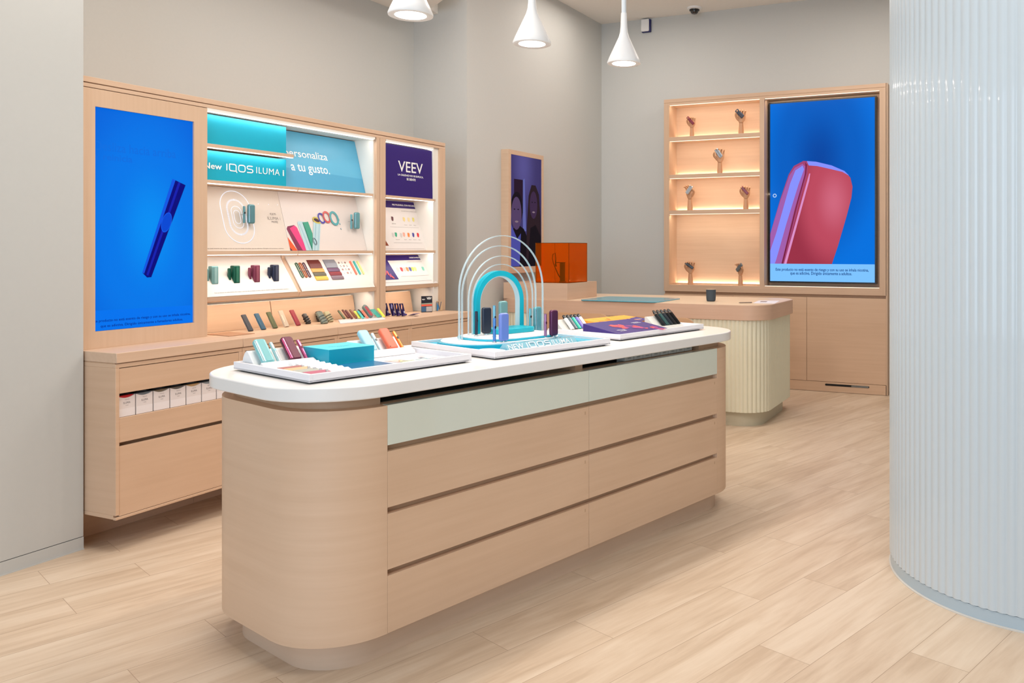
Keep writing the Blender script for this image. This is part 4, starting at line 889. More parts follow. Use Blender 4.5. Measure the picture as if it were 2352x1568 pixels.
fs_(8, [(6.40, 1.20), (6.655, 1.20), (6.65, 1.60), (6.62, 1.84), (6.56, 1.92), (6.49, 1.92), (6.44, 1.82), (6.41, 1.55)], .0714)
fs_(5, circ(6.525, 1.74, 0.065, 24, 0.125), .0717); fs_(2, circ(6.50, 1.765, .011, 10, .005), .072); fs_(2, circ(6.55, 1.765, .011, 10, .005), .072); fs_(6, circ(6.525, 1.675, .024, 14, .008), .072)
fs_(4, [(6.43, 1.19), (6.655, 1.19), (6.655, 1.45), (6.56, 1.56), (6.47, 1.53)], .0719)
mb.build('pictured_people', fr, pf)

# ceiling camera and motion sensor
cc = thing('security_camera', 'small dark dome camera under the ceiling by the back wall', 'security camera', (-2.876, 7.86, 3.77))
MB().lathe([(0.075, 0.0), (0.072, -0.014), (0.05, -0.022), (0.0001, -0.022)], 32).build('base', M_wplast, cc, smooth=True)
MB().lathe([(0.052, -0.020), (0.050, -0.032), (0.040, -0.038)], 32).build('collar', M_blackp, cc, smooth=True)
MB().lathe([(0.040, -0.036), (0.038, -0.050), (0.026, -0.064), (0.0001, -0.070)], 32).build('dome', mat('smoked_dome', (16, 16, 18), 0.06, coat=1.0), cc, smooth=True)
ss = thing('motion_sensor', 'white wall-mounted motion sensor high on the back wall', 'sensor', (-3.485, 8.05, 3.63))
MB().prism([(-0.045, 0.0), (0.045, 0.0), (0.045, 0.13), (-0.045, 0.13)], -0.05, 0.0, 'Y').build('body', M_wplast, ss, bevel=0.012, seg=3)
MB().prism([(-0.052, -0.008), (0.052, -0.008), (0.052, 0.128), (-0.052, 0.128)], -0.032, -0.0005, 'Y').off(0.008, 0).build('backplate', mat('navy_plastic', (30, 34, 96), 0.3), ss, bevel=0.008)

# ------------------------------------------------------------------ things on the island
TZ = 0.9175
def tray(lab, x0, x1, y0, y1, rz=0.0, floor_m=None, c=None):
    cx_, cy_ = c if c else ((x0 + x1) / 2, (y0 + y1) / 2); hx, hy = (x1 - x0) / 2, (y1 - y0) / 2
    o = thing('display_tray', lab, 'tray', I(cx_, cy_, TZ), (0, 0, IR + R(rz)), 'white display trays on the island')
    MB().box(-hx, -hy, 0.005, hx, hy, 0.011).build('base', M_tray, o)
    mb = MB()
    for q in ((-hx, -hy, hx, -hy + 0.013), (-hx, hy - 0.013, hx, hy), (-hx, -hy + 0.013, -hx + 0.013, hy - 0.013), (hx - 0.013, -hy + 0.013, hx, hy - 0.013)): mb.box(q[0], q[1], 0.005, q[2], q[3], 0.0305)
    mb.build('rim', M_tray, o, bevel=0.0010)
    MB().box(-hx + 0.016, -hy + 0.016, 0.0, hx - 0.016, hy - 0.016, 0.005).build('under_tray_shade', M_black, o)  # added black slab that stands for the shade under the tray
    return o
FZ = TZ + 0.0112   # tray floor
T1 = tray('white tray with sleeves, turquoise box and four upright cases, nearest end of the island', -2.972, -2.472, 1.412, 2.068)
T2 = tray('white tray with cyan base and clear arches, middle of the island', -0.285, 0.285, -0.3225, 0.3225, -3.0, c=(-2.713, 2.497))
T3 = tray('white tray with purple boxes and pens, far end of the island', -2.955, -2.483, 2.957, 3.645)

def at(x, y, z=FZ, lean=0.0, rz=0.0): return dict(loc=I(x, y, z), rot=(0, R(-lean), IR + R(rz)))
def leaner(nm, lab, cat, x, y, z, lean, frame='I', grp=None):
    if frame == 'I': return thing(nm, lab, cat, I(x, y, z), (0, R(-lean), IR), grp)
    return thing(nm, lab, cat, (x, y, z), (0, R(-lean), 0), grp)

# cradles of tray 1
def cradle(lab, y0, y1, xb=-2.838):
    o = thing('device_cradle', lab, 'stand', I(xb, (y0 + y1) / 2, FZ), (0, 0, IR), 'white cradles on the first tray'); h = (y1 - y0) / 2
    pr = [(-0.118, 0.0005)] + [(-0.088 - 0.026 * math.cos(R(t)), 0.032 + 0.026 * math.sin(R(t))) for t in range(20, 131, 15)] + [(-0.030, 0.0155), (0.004, 0.0135), (0.010, 0.024), (0.018, 0.026), (0.085, 0.012), (0.088, 0.0005)]
    pr = [(-0.118, 0.0005), (-0.108, 0.034), (-0.098, 0.050), (-0.086, 0.059), (-0.074, 0.058), (-0.064, 0.050), (-0.024, 0.0080), (0.010, 0.0080), (0.014, 0.022), (0.020, 0.026), (0.050, 0.014), (0.056, 0.0005)]
    MB().prism(pr, -h, h, 'Y').build('body', M_wplast, o, bevel=0.004, seg=3)
    return o
cradle('white moulded cradle under the ice-blue and burgundy cases', 1.432, 1.627)
cradle('white moulded cradle under the sky-blue and coral cases', 1.825, 2.045)
D_ice = dmat('ice_blue', (132, 196, 200), 0.35); D_iceb = dmat('ice_metal', (206, 236, 242), 0.12, 0.7); D_icec = dmat('ice_cover', (122, 184, 186), 0.6)
D_bur = dmat('burgundy', (96, 36, 58), 0.3, 0.3); D_burb = dmat('pink_metal', (214, 110, 156), 0.15, 0.7); D_burc = dmat('burgundy_cover', (114, 56, 72), 0.6)
D_sky = dmat('sky_case', (158, 206, 220), 0.45); D_cor = dmat('coral_case', (226, 104, 74), 0.45); D_slv = dmat('silver_stick', (206, 226, 232), 0.25, 0.4); D_org = dmat('copper_stick', (236, 142, 70), 0.25, 0.4)
z1 = FZ + 0.0162
def tcase(lab, x, y, body, band, cover, lean=45, h=0.110, slot=False, w_=0.044):
    o = leaner('charger_case', lab, 'charger case', x, y, z1, lean); o_ = case_parts(o, w_, h, 0.021, body, band, cover, slot); return o
def tstick(lab, x, y, body, lean=45, h=0.092, button=M_blackp):
    o = leaner('heater_stick', lab, 'vaporizer', x, y, z1, lean); stick_parts(o, 0.0070, h, body, None, button); return o
tcase('ice-blue charger case with bright silver edge leaning on the nearest tray', -2.836, 1.470, D_ice, D_iceb, D_icec)
tstick('ice-blue slim stick right of the ice-blue case', -2.838, 1.510, D_iceb, button=D_ice)
tcase('burgundy charger case with pink metal edge on the nearest tray', -2.838, 1.571, D_bur, D_burb, D_burc)
tstick('burgundy slim stick right of the burgundy case', -2.838, 1.612, D_burb, button=D_bur)
tcase('plain sky-blue charger case behind the turquoise box', -2.834, 1.882, D_sky, None, None)
tstick('silver slim stick between the sky-blue and coral cases', -2.834, 1.920, D_slv)
tcase('plain coral charger case on the nearest tray', -2.834, 1.976, D_cor, None, None, slot=True)
tstick('copper-orange slim stick right of the coral case', -2.832, 2.018, D_org)

# ribbed rack with strips
rk = thing('ribbed_rack', 'white ribbed rack holding four coloured strips, front left of the nearest tray', 'rack', I(-2.64, 1.51, FZ), (0, 0, IR))
pr = [(-0.14, 0.0005), (-0.14, 0.026)]
for k in range(7): pr += [(-0.126 + 0.037 * k, 0.027 - 0.0014 * k), (-0.106 + 0.037 * k, 0.013)]
pr += [(0.146, 0.015), (0.150, 0.0005)]
MB().prism(pr, 0.0, 0.084, 'Y').build('ribs', M_wplast, rk, bevel=0.0006)
MB().box(-0.14, -0.083, 0.0005, 0.150, 0.0, 0.012).build('base', M_wplast, rk, bevel=0.0008)
for k in range(6):
    x = -0.066 + 0.037 * k; MB().prism([(x - 0.006, 0.012), (x + 0.006, 0.012), (x, 0.023)], -0.012, -0.004, 'Y').build('divider', mat('grey_fin', (196, 194, 196), 0.4), rk)
for x, c, nm in ((-2.690, (172, 112, 106), 'rose brown'), (-2.648, (216, 180, 140), 'sand'), (-2.592, (176, 178, 168), 'grey green'), (-2.528, (186, 100, 122), 'raspberry')):
    s_ = thing('colour_strip', nm + ' flat strip lying in the ribbed rack', 'strip', I(x, 1.468, FZ + 0.0125), (0, R(8), IR), 'coloured strips in the ribbed rack')
    MB().box(-0.017, -0.038, 0.0, 0.017, 0.046, 0.0045).build('strip', mat('strip_' + nm, c, 0.5), s_, bevel=0.0012)

bx = thing('gift_box', 'closed turquoise box on the nearest tray', 'box', I(-2.811, 1.722, FZ), (0, 0, IR))
M_turq = mat('turquoise_card', (0, 168, 196), 0.4, var=0.01); M_turqt = mat('turquoise_lid', (78, 208, 222), 0.4, var=0.01)
MB().box(-0.088, -0.092, 0.0005, 0.088, 0.092, 0.0565).build('body', M_turq, bx, bevel=0.001)
MB().box(-0.088, -0.092, 0.0568, 0.088, 0.092, 0.0580).build('lid', M_turqt, bx)
mb = MB(); add_text(mb, 'INNOVACIÓN', -0.045, -0.012, 0.045, 0.000, 0.0586, 0.0); add_text(mb, 'PARA TI', -0.022, -0.032, 0.022, -0.022, 0.0586, 0.0)
mb.v = [(v[1] + 0.02, v[0], v[2]) for v in mb.v]; mb.v = [(-a + 0.02, b_, c_) for a, b_, c_ in mb.v]
mb.build('printed_marks', mat('teal_print', (16, 150, 170), 0.5), bx)
pd = thing('blue_mat', 'dark blue flat pad in front of the turquoise box', 'mat', I(-2.60, 1.70, FZ), (0, 0, IR))
MB().box(-0.112, -0.093, 0.0004, 0.112, 0.098, 0.004).build('pad', mat('pad_blue', (22, 104, 148), 0.35, var=0.01), pd)
for i, (x, y, rz, c, nm) in enumerate(((-2.640, 1.862, 10, (226, 206, 200), 'pale pink'), (-2.575, 1.868, -14, (176, 212, 176), 'pale green'), (-2.565, 1.945, 6, (160, 202, 206), 'pale teal'), (-2.62, 1.985, -8, (226, 222, 232), 'pale lilac'))):
    s_ = thing('print_card', nm + ' glossy card lying flat at the right of the nearest tray', 'card', I(x, y, FZ + 0.0004 + 0.0014 * i), (0, 0, IR + R(rz)), 'glossy cards on the nearest tray')
    MB().box(-0.045, -0.028, 0, 0.045, 0.028, 0.0012).build('card', mat('card_' + nm, c, 0.12, coat=0.6), s_)

# tray 2 installation
T2m = T2.matrix_basis; T2c = (-2.713, 2.497)
def fill2(name, lab, cat, x0, y0, x1, y1, r, z0, z1, m, edge=None, rz=-3):
    cx_, cy_ = (x0 + x1) / 2, (y0 + y1) / 2
    o = thing(name, lab, cat, I(cx_, cy_, z0), (0, 0, IR + R(rz)))
    hx, hy = (x1 - x0) / 2, (y1 - y0) / 2
    if edge:
        MB().prism(rrect(-hx - 0.013, -hy - 0.013, hx + 0.013, hy + 0.013, r + 0.01, 12), 0, (z1 - z0) * 0.72).build('coloured_edge', edge, o, smooth=True)
        MB().prism(rrect(-hx, -hy, hx, hy, r, 12), (z1 - z0) * 0.72, z1 - z0).build('white_top', m, o, bevel=0.0006)
    else: MB().prism(rrect(-hx, -hy, hx, hy, r, 12), 0, z1 - z0).build('sheet', m, o)
    return o
fill2('cyan_liner', 'bright cyan sheet lining the arch tray', 'liner', -2.983, 2.190, -2.443, 2.806, 0.01, FZ, FZ + 0.008, M_cyan)
fill2('step_plate', 'large white rounded plate with cyan edge, lower step of the arch tray', 'plate', -2.970, 2.232, -2.618, 2.775, 0.16, FZ + 0.0085, FZ + 0.023, M_wplast, M_cyan)
fill2('step_plate', 'smaller white rounded plate with cyan edge, upper step carrying the arches', 'plate', -2.970, 2.355, -2.652, 2.765, 0.13, FZ + 0.0235, FZ + 0.033, M_wplast, M_cyan)
SZ1, SZ2 = FZ + 0.0232, FZ + 0.0332
fill2('corner_disc', 'white half-round insert in the front left corner of the arch tray', 'plate', -2.585, 2.180, -2.465, 2.252, 0.034, FZ + 0.0085, FZ + 0.0165, M_wplast)
def arch(lab, x, yc_, r, ztop, wd, dp, m, z0, inner=None, name='arch'):
    o = thing(name, lab, 'arch', I(x, yc_, z0), (0, 0, IR), 'nested arches on the middle tray' if not inner else None)
    h = ztop - z0 - r
    def outl(rr_): return [(-rr_, 0)] + [(-rr_ * math.cos(R(t)), h + rr_ * math.sin(R(t))) for t in range(0, 181, 6)] + [(rr_, 0)]
    def slab(mb, ra, rb, d0, d1):
        A, B_ = outl(ra), outl(rb); rings = [[(d0, a[0], a[1]), (d1, a[0], a[1]), (d1, b[0], b[1]), (d0, b[0], b[1])] for a, b in zip(A, B_)]
        return mb.loft(rings)
    slab(MB(), r, r - wd, -dp / 2, dp / 2).build('arch', m, o, smooth=True, angle=50)
    if inner: slab(MB(), r - wd - 0.0002, r - wd - 0.004, -dp / 2, dp / 2 * 0.9).build('inner_lining', inner, o, smooth=True, angle=50)
    return o
arch('tallest clear acrylic arch, outermost of the nested arches', -2.845, 2.562, 0.252, 1.408, 0.0035, 0.010, M_acr, SZ1)
arch('second tallest clear acrylic arch of the nested arches', -2.858, 2.558, 0.222, 1.362, 0.0035, 0.010, M_acr, SZ1)
arch('third clear acrylic arch of the nested arches', -2.915, 2.617, 0.198, 1.315, 0.003, 0.009, M_acr, SZ2)
arch('smallest clear acrylic arch, just outside the cyan arch', -2.925, 2.620, 0.170, 1.276, 0.003, 0.009, M_acr, SZ2)
arch('solid cyan arch with pale inner lining, innermost arch', -2.930, 2.610, 0.146, 1.245, 0.024, 0.030, mat('cyan_arch', (0, 184, 206), 0.35, var=0.01), SZ2, inner=mat('pale_lining', (200, 222, 228), 0.4), name='cyan_arch')
cb_ = thing('cyan_block', 'low cyan rounded block under the cyan arch', 'block', I(-2.865, 2.60, SZ2), (0, 0, IR + R(-3)))
MB().prism(rrect(-0.075, -0.085, 0.060, 0.135, 0.035, 8), 0.0005, 0.022).build('block', mat('cyan_block_paint', (20, 180, 200), 0.3), cb_, bevel=0.002)
MB().strip(rrect(-0.03, 0.0, 0.03, 0.08, 0.02, 6), 0.004, 0.0222, 0.0232, True).build('relief_ring', M_cyanl, cb_)
# wedge with lettering
wd_ = thing('lettering_wedge', 'clear wedge with raised white lettering along the front of the middle tray', 'sign', I(-2.493, 2.272, FZ + 0.0085), (0, 0, IR + R(-3)))
MB().prism([(0.0, 0.0), (-0.020, 0.026), (-0.034, 0.026), (-0.060, 0.0)], 0.0, 0.385, 'Y').build('wedge', mat('wedge_acrylic', (150, 200, 214), 0.12, coat=0.5), wd_)
lt = MB()
add_text(lt, 'NEW', 0.008, 0.004, 0.088, 0.028, 0.001, 0.012)
add_logo(lt, 0.104, 0.005, 0.232, 0.028, 0.0042, 0.0004, 0.0025)
add_text(lt, 'ILUMA', 0.244, 0.005, 0.345, 0.028, 0.001, 0.004); add_text(lt, 'i', 0.356, 0.006, 0.360, 0.028, 0.001, 0.004)
nrm = Vector((0.026, 0, 0.020)).normalized(); upv = Vector((-0.020, 0, 0.026)).normalized()
lt.v = [tuple(Vector((0, v[0], 0)) + upv * v[1] + nrm * (v[2] + 0.0004)) for v in lt.v]
lt.build('lettering', mat('letter_white', (246, 246, 248), 0.4, var=0.0), wd_)
# upright pairs, each on a small polished foot
def upright(kind, lab, x, y, z, h, body, band=None, cover=None, lean=0.0, rz=0.0, w_=0.044, t=0.021, button=M_blackp):
    o = thing('charger_case' if kind == 'case' else 'heater_stick', lab, 'charger case' if kind == 'case' else 'vaporizer', I(x, y, z + 0.0005), (0, 0, IR + R(rz)))
    r_ = 0.014 if kind == 'case' else 0.010
    MB().lathe([(r_, 0.0), (r_, 0.002), (0.003, 0.0025), (0.003, 0.006)], 20).build('foot', M_chrome, o, smooth=True)
    if kind == 'case': case_parts(o, w_, h, t, body, band, cover, z=0.005)
    else: stick_parts(o, 0.0068, h, body, None, button, z=0.005)
    return o
D_navy = dmat('navy', (16, 30, 52), 0.35); D_per = dmat('periwinkle', (120, 138, 214), 0.4); D_blu = dmat('blue_metal', (84, 138, 206), 0.2, 0.5); D_lbl = dmat('light_blue_metal', (120, 182, 212), 0.15, 0.6)
D_pt = dmat('pale_teal', (132, 188, 194), 0.45); D_tm = dmat('teal_metal_case', (112, 176, 186), 0.2, 0.4); D_pur = dmat('plum_case', (92, 40, 76), 0.22, 0.3); D_purs = dmat('mauve_metal', (160, 112, 150), 0.2, 0.5)
upright('stick', 'navy slim stick beside the navy case, left of the cyan arch', -2.857, 2.416, SZ2, 0.104, D_navy, button=D_navy)
upright('case', 'navy charger case standing inside the arches', -2.862, 2.478, SZ2, 0.118, D_navy, rz=-18)
upright('stick', 'mid-blue slim stick standing at the front of the arches', -2.668, 2.354, SZ1, 0.098, D_blu)
upright('case', 'periwinkle charger case standing at the front of the arches', -2.648, 2.388, SZ1, 0.118, D_per, rz=-8)
upright('case', 'pale teal charger case, raised behind the periwinkle case', -2.868, 2.582, SZ2 + 0.0225, 0.118, D_pt, rz=-8)
upright('stick', 'light blue slim stick behind the mid-blue stick', -2.772, 2.445, SZ2, 0.132, D_lbl)
upright('stick', 'pale teal slim stick between the arches and the teal case', -2.857, 2.742, SZ2, 0.098, D_tm)
upright('case', 'metallic teal charger case at the right foot of the arches', -2.860, 2.792, FZ + 0.0085, 0.128, D_tm, D_tealb, D_tm, rz=0)
upright('stick', 'mauve slim stick beside the plum case', -2.640, 2.627, SZ1, 0.100, D_purs, button=D_pur)
upright('case', 'plum charger case standing at the right of the middle tray', -2.630, 2.668, SZ1, 0.115, D_pur)

# tray 3
def wedge_box(name, lab, x0, x1, y0, y1, zf, zb, body, prints, pm, texts=()):
    o = thing(name, lab, 'box', I((x0 + x1) / 2, (y0 + y1) / 2, FZ), (0, 0, IR)); hx, hy = (x1 - x0) / 2, (y1 - y0) / 2
    MB().prism([(hx, 0.0005), (hx, zf), (-hx, zb), (-hx, 0.0005)], -hy, hy, 'Y').build('box', body, o, bevel=0.001)
    ex = Vector((0, 1, 0)); ey = Vector((-2 * hx, 0, zb - zf)).normalized(); ez = ex.cross(ey); og = Vector((hx, -hy, zf))
    mb = MB()
    for i, pts, z in prints:
        mb.m = i; b0 = len(mb.v); mb.prism(pts, z, z + .0002)
    for txt, a0, b0_, a1, b1_, mi in texts:
        mb.m = mi; add_text(mb, txt, a0, b0_, a1, b1_, 0.0016, 0.02)
    mb.v = [tuple(og + ex * v[0] + ey * v[1] + ez * (v[2] + 0.0003)) for v in mb.v]
    mb.build('printed_design', pm, o)
    return o
random.seed(11)
pmx = [pmat('hot_coral', (232, 84, 84)), pmat('magenta_mist', (150, 60, 130)), pmat('white', (240, 240, 238)), pmat('amber_flame', (244, 168, 60)), pmat('orange_flame', (232, 120, 48)), pmat('violet_box', (66, 48, 122)), pmat('blue_box', (70, 88, 170)), pmat('grape', (84, 56, 132))]
fl = []
for k in range(26):
    t = random.random(); cx_ = 0.11 + 0.20 * t + random.uniform(-.02, .02); cy_ = 0.13 - 0.10 * t + random.uniform(-.03, .03)
    fl.append((0 if k % 3 else 1, circ(cx_, cy_, random.uniform(.006, .016), 10, random.uniform(.012, .034), random.uniform(-.3, 1.9)), 0.0001 + 0.00003 * k))
wedge_box('promo_box', 'deep purple sloping box with coral flower print, front of the far tray', -2.722, -2.490, 2.962, 3.335, 0.020, 0.056, mat('purple_card', (62, 44, 118), 0.4, var=0.02), fl, pmx,
          (('VEEV ONE', 0.045, 0.052, 0.105, 0.062, 2), ('DESCUBRE', 0.055, 0.038, 0.100, 0.046, 2), ('SABORES', 0.27, 0.150, 0.325, 0.158, 2), ('INTENSOS', 0.275, 0.138, 0.330, 0.146, 2)))
random.seed(5); fl = [(3, [(0.0, 0.11), (0.36, 0.11), (0.36, 0.20), (0.0, 0.20)], 0.0001), (5, [(0.245, 0.0), (0.365, 0.0), (0.365, 0.12), (0.245, 0.09)], 0.0002), (6, [(0.0, 0.0), (0.14, 0.0), (0.12, 0.06), (0.0, 0.07)], 0.0002)]
for k in range(16):
    fl.append((4 if k % 2 else 3, circ(random.uniform(.03, .30), random.uniform(.05, .18), random.uniform(.006, .012), 10, random.uniform(.015, .035), random.uniform(-.6, 1.9)), 0.0004 + 0.00003 * k))
wedge_box('promo_box', 'orange and amber sloping box behind the purple one on the far tray', -2.940, -2.732, 3.165, 3.535, 0.036, 0.050, pmat('amber_flame', (244, 168, 60)), fl, pmx, (('VEEV ONE', 0.02, 0.030, 0.07, 0.040, 2), ('VEEV', 0.28, 0.045, 0.33, 0.056, 2)))
def rack(lab, x, y0, y1):
    o = thing('pen_rack', lab, 'rack', I(x, (y0 + y1) / 2, FZ), (0, 0, IR)); h = (y1 - y0) / 2
    MB().prism([(-0.088, 0.0005), (-0.088, 0.058), (-0.074, 0.060), (-0.018, 0.012), (0.010, 0.012), (0.020, 0.0005)], -h, h, 'Y').build('rack', mat('pale_grey_rack', (216, 214, 208), 0.4), o, bevel=0.0015)
rack('pale grey rack holding five coloured pens, back left of the far tray', -2.862, 2.990, 3.160)
rack('pale grey rack holding five black pens, right of the far tray', -2.625, 3.430, 3.638)
for i, (c, nm) in enumerate((((236, 234, 230), 'white'), ((84, 96, 104), 'slate grey'), ((10, 178, 156), 'emerald green'), ((110, 100, 190), 'violet'), ((240, 220, 216), 'blush white'))):
    o = leaner('vape_pen', nm + ' flat pen with black tip in the left rack of the far tray', 'vaporizer', -2.864, 3.042 + 0.0265 * i, FZ + 0.0135, 45, 'I', 'coloured pens in the left rack')
    MB().prism(rrect(-0.0065, -0.011, 0.0065, 0.011, 0.005, 5), 0, 0.072).build('body', dmat('pen_' + nm.replace(' ', '_'), c, 0.3), o, smooth=True)
    MB().loft([[(a * s, b * s2, z) for a, b in rrect(-0.0062, -0.0105, 0.0062, 0.0105, 0.005, 5)] for s, s2, z in ((1, 1, 0.0722), (1, 0.95, 0.082), (0.8, 0.8, 0.091), (0.6, 0.6, 0.094))]).build('mouthpiece', M_blackp, o, smooth=True)
    MB().prism(circ(0, 0.0, 0.002, 8), 0.0062, 0.0072, 'X').off(0, 0, 0.082).build('dot', M_wplast, o)
for i, (c, nm) in enumerate((((42, 46, 50), 'graphite'), ((70, 108, 108), 'dark teal'), ((54, 62, 70), 'steel grey'), ((40, 40, 42), 'black'), ((28, 28, 30), 'jet black'))):
    o = leaner('vape_pen', nm + ' round pen with black tip in the right rack of the far tray', 'vaporizer', -2.629, 3.492 + 0.0325 * i, FZ + 0.0135, 45, 'I', 'dark pens in the right rack')
    bm_ = dmat('pen_' + nm.replace(' ', '_'), c, 0.15, 0.6)
    MB().prism(rrect(-0.0075, -0.0125, 0.0075, 0.0125, 0.0065, 6), 0, 0.078).build('body', bm_, o, smooth=True)
    MB().prism(rrect(-0.0077, -0.0127, 0.0077, 0.0127, 0.0065, 6), 0.078, 0.080).build('ring', mat('gold_ring', (190, 160, 130), 0.2, 0.9), o, smooth=True)
    MB().loft([[(a * s, b * s2, z) for a, b in rrect(-0.0072, -0.012, 0.0072, 0.012, 0.006, 6)] for s, s2, z in ((1, 1, 0.0802), (0.8, 0.85, 0.094), (0.5, 0.6, 0.103), (0.4, 0.5, 0.106))]).build('mouthpiece', M_blackp, o, smooth=True)

# ------------------------------------------------------------------ things on the left counter
CZ = 0.8872
for i, (x, y, le, c, nm) in enumerate(((-3.848, 3.369, 35, (58, 60, 66), 'charcoal'), (-3.853, 3.460, 35, (46, 84, 106), 'petrol blue'), (-3.858, 3.546, 33, (86, 90, 58), 'olive green'), (-3.866, 3.637, 31, (196, 178, 156), 'beige'), (-3.867, 3.725, 34, (140, 38, 50), 'ruby red'))):
    o = leaner('leather_sleeve', nm + ' leather sleeve leaning on the left counter', 'sleeve', x, y, CZ + 0.0035, le, 'W', 'leather sleeves on the left counter')
    MB().prism(rrect(-0.008, -0.0155, 0.004, 0.0155, 0.0055, 6), 0.0, 0.106).build('sleeve', mat('leather_sleeve_' + nm, c, 0.5, bump=0.12, scale=250), o, bevel=0.0015, smooth=True)
    MB().box(-0.0085, -0.0145, 0.002, -0.0080, 0.0145, 0.07).box(-0.060, -0.0145, 0.0005, -0.0085, 0.0145, 0.0012).build('clear_backing', M_acr, o)
    MB().box(0.0040, -0.0095, 0.03, 0.0047, -0.0075, 0.075).build('stitching', mat('stitch_' + nm, tuple(min(255, int(v * 1.3) + 10) for v in c), 0.6), o)
mtb = thing('leather_mat', 'thin flat brown patch on the left counter by the screen panel', 'mat', (-3.825, 3.20, CZ))
MB().prism([(-0.095, -0.05), (-0.095, 0.085), (0.098, 0.085), (0.096, -0.075)], 0.0003, 0.003).build('mat', mat('brown_patch_tan', (176, 130, 98), 0.5, bump=0.05), mtb)  # thin four-cornered brown patch in one even tan
def wrapped(lab, x, y, z, le, h, w_, c, c2):
    o = leaner('strap_case', lab, 'strap case', x, y, z, le, 'W')
    MB().prism(rrect(-0.012, -w_ / 2, 0.010, w_ / 2, 0.009, 6), 0, h).build('case', mat('wrap_' + lab[:8], c, 0.35), o, bevel=0.003, smooth=True)
    for k in range(3):
        z0 = h * (0.18 + 0.22 * k); pts = [(0.0125 * math.cos(t) - 0.001, (w_ / 2 + 0.002) * math.sin(t), z0 + 0.006 * math.sin(t)) for t in [2 * math.pi * j / 20 for j in range(21)]]
        MB().tube(pts, 0.0042, 8).build('strap', mat('wrapband_' + lab[:8], c2, 0.5), o, smooth=True)
wrapped('black strap-wrapped case in front of the panel seam on the left counter', -3.900, 3.835, CZ + 0.002, 36, 0.070, 0.030, (60, 54, 52), (24, 22, 22))
wrapped('dark grey strap-wrapped case behind the sage one', -3.955, 3.985, CZ + 0.002, 20, 0.066, 0.034, (44, 44, 44), (30, 30, 32))
wrapped('sage grey strap-wrapped case, front of the group on the left counter', -3.815, 3.880, CZ + 0.002, 38, 0.086, 0.044, (120, 126, 112), (86, 96, 92))
wrapped('khaki strap-wrapped case right of the sage one', -3.870, 3.985, CZ + 0.002, 35, 0.074, 0.040, (178, 168, 132), (104, 100, 80))
ct = thing('counter_tray', 'thin white tray under the coloured bars on the left counter', 'tray', (-3.80, 4.21, CZ))
MB().prism([(-0.105, -0.13), (0.075, -0.30), (0.118, 0.05), (-0.075, 0.24)], 0.0003, 0.006).build('tray', M_tray, ct, bevel=0.001)
tz = CZ + 0.0065
bars = [('olive', (74, 84, 52), -3.894, 4.124, .072, 1), ('dark red', (104, 36, 36), -3.902, 4.170, .073, 1), ('maroon', (92, 30, 34), -3.849, 4.143, .075, 1), ('chestnut', (132, 76, 52), -3.841, 4.173, .075, 1), ('lemon yellow', (222, 226, 96), -3.823, 4.186, .069, 0), ('walnut', (96, 66, 48), -3.855, 4.222, .066, 1),
        ('turquoise', (72, 184, 178), -3.800, 4.191, .070, 0), ('black', (34, 34, 34), -3.868, 4.272, .067, 1), ('coral', (240, 116, 92), -3.794, 4.224, .072, 0)]
for nm, c, x, y, L_, hook in bars:
    o = leaner('slim_holder', nm + ' slim holder leaning in the white counter tray', 'holder', x, y, tz + 0.0028, 45, 'W', 'slim holders in the counter tray')
    MB().prism(rrect(-0.004, -0.0085, 0.004, 0.0085, 0.0035, 5), 0, L_ - 0.004).build('bar', mat('holder_' + nm, c, 0.4), o, bevel=0.0015, smooth=True)
    if hook: MB().tube([(0, 0.008 * math.cos(t), L_ - 0.006 + 0.008 * math.sin(t)) for t in [math.pi * j / 10 for j in range(11)]], 0.0016, 6).build('loop', M_blackp, o, smooth=True)
o = leaner('charger_case', 'large grey case with red face among the slim holders', 'charger case', -3.800, 4.268, tz + 0.006, 43, 'W')
MB().prism(stadium(0, 0.0505, 0.040, 0.101, 12), -0.009, 0.008, 'X').build('shell', dmat('sage_shell', (96, 116, 112), 0.35), o, bevel=0.003)
MB().prism(stadium(-0.002, 0.046, 0.022, 0.082, 12), 0.0082, 0.0098, 'X').build('face', dmat('red_face', (170, 34, 50), 0.35), o)
o = leaner('silicone_cover', 'teal flat cover leaning beside the lemon one', 'cover', -3.773, 4.313, tz + 0.003, 52, 'W'); MB().box(-0.002, -0.021, 0, 0.002, 0.021, 0.080).build('cover', mat('cover_teal', (48, 160, 146), 0.4), o, bevel=0.0015)
o = leaner('silicone_cover', 'lemon yellow flat cover leaning at the right of the counter tray', 'cover', -3.752, 4.330, tz + 0.003, 45, 'W'); MB().box(-0.002, -0.009, 0, 0.002, 0.012, 0.078).build('cover', mat('cover_lemon', (214, 220, 60), 0.4), o, bevel=0.0015)
o = leaner('charger_case', 'navy rounded case at the right end of the slim holders', 'charger case', -3.888, 4.50, CZ + 0.006, 46, 'W')
MB().prism(stadium(0, 0.041, 0.040, 0.082, 12), -0.008, 0.008, 'X').build('shell', dmat('ink_shell', (40, 44, 74), 0.35), o, bevel=0.003)
MB().prism(stadium(-0.013, 0.068, 0.006, 0.010, 6), 0.0082, 0.0092, 'X').build('green_tab', mat('tab_green', (120, 200, 80), 0.4), o)
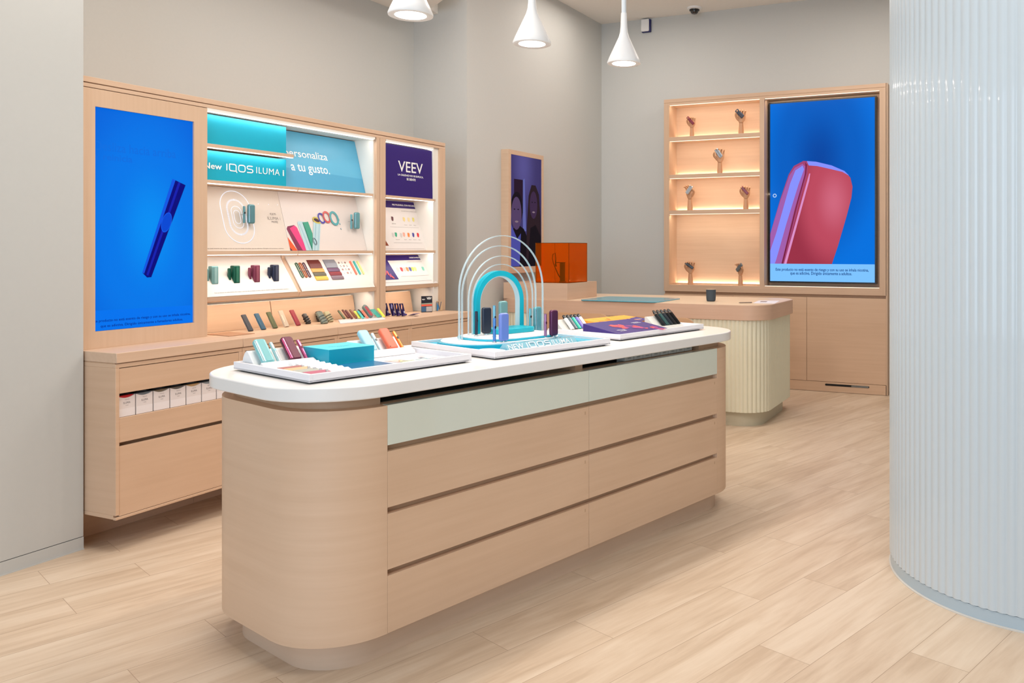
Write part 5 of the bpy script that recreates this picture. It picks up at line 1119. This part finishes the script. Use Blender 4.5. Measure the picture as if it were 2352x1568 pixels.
for i, (x, y) in enumerate(((-3.852, 4.482), (-3.812, 4.498), (-3.772, 4.500), (-3.733, 4.504))):
    nm = ['leftmost', 'second from left', 'third from left', 'rightmost'][i]
    o = leaner('pod_pack', 'dark violet pack in small holder on the left counter, %s of four' % nm, 'pack', x, y, CZ + 0.004, 17, 'W', 'dark violet packs on the left counter')
    MB().box(-0.006, -0.019, 0.0, 0.0, 0.019, 0.088).build('pack', mat('pack_violet', (34, 22, 70), 0.3, var=0.1), o, bevel=0.0015)
    MB().prism([(-0.012, 0.055), (-0.002, 0.085), (0.004, 0.07), (-0.006, 0.045)], 0.0002, 0.0009, 'X').build('stripe', mat('stripe_%d' % i, ((220, 214, 200), (170, 166, 210), (240, 168, 110), (244, 178, 140))[i], 0.4), o)
    MB().box(0.001, -0.013, 0.0, 0.016, 0.013, 0.012).box(0.001, -0.008, 0.013, 0.009, 0.008, 0.034).build('sample', mat('sample_white_violet', (70, 56, 110), 0.25), o, bevel=0.002)
    MB().box(0.0095, -0.005, 0.016, 0.0102, -0.002, 0.030).box(0.0095, 0.001, 0.018, 0.0102, 0.004, 0.032).build('sample_stripes', M_wplast, o)
o = thing('price_card', 'small lilac card lying beside the violet packs', 'card', (-3.715, 4.585, CZ), (0, R(-14), R(-10))); MB().box(-0.030, -0.030, 0.009, 0.030, 0.030, 0.0105).build('card', mat('lilac_card', (130, 118, 184), 0.4), o)
o = thing('price_card', 'small white card left of the lilac card', 'card', (-3.665, 4.545, CZ), (0, R(-10), R(-10))); MB().box(-0.018, -0.013, 0.005, 0.018, 0.013, 0.0065).build('card', mat('whitish_card', (224, 216, 220), 0.4), o)
lf = thing('product_carton', 'black standing carton with white VEEV title at the far end of the left counter', 'carton', mtx=frame_mtx((-3.835, 4.872, CZ), (0.74, 0.67, 0), (0, 0, 1)))
MB().box(-0.038, 0.0005, -0.022, 0.038, 0.116, 0).build('carton', mat('ink_card', (26, 26, 38), 0.35), lf, bevel=0.0008)
mb = MB(); mb.prism([(-0.037, 0.043), (0.037, 0.046), (0.037, 0.058), (-0.037, 0.056)], .0003, .0005); mb.m = 1; mb.prism([(-0.037, 0.057), (0.037, 0.059), (0.037, 0.067), (-0.037, 0.064)], .0003, .0005)
mb.m = 2; mb.prism([(-0.004, 0.005), (0.037, 0.006), (0.037, 0.042), (-0.004, 0.040)], .0003, .0005); mb.m = 3; mb.prism([(-0.037, 0.004), (-0.005, 0.005), (-0.005, 0.040), (-0.037, 0.042)], .0003, .0005)
mb.build('printed_bands', [pmat('salmon', (226, 92, 70)), pmat('sage_band', (150, 160, 140)), pmat('silver_grey', (176, 172, 172)), pmat('steel_blue', (58, 94, 130))], lf)
mb = MB(); add_text(mb, 'VEEV', -0.001, 0.092, 0.033, 0.108, 0.0007, 0.03); mb.build('title_lettering', pmat('white', (240, 240, 238)), lf)
mb = MB(); add_text(mb, 'VEEV', -0.034, 0.088, -0.012, 0.096, 0.0007, 0.03); mb.build('small_title_lettering', pmat('white', (240, 240, 238)), lf)
cn_ = thing('product_carton', 'small tan and blue carton right of the black VEEV carton', 'carton', mtx=frame_mtx((-3.83, 5.012, CZ), (0.80, 0.60, 0), (0, 0, 1)))
MB().box(-0.021, 0.0005, -0.018, 0.021, 0.071, 0).build('carton', mat('tan_card', (190, 158, 122), 0.4), cn_, bevel=0.0008)
mb = MB(); mb.prism([(-0.020, 0.002), (-0.010, 0.002), (-0.004, 0.030), (-0.020, 0.068)], .0003, .0005); mb.m = 1; mb.prism([(-0.012, 0.068), (-0.007, 0.068), (0.0, 0.018), (0.010, 0.068), (0.015, 0.068), (0.002, 0.006), (-0.002, 0.006)], .0006, .0008)
mb.build('printed_design', [pmat('sea_blue', (48, 128, 182)), pmat('slate_dark', (70, 80, 100))], cn_)
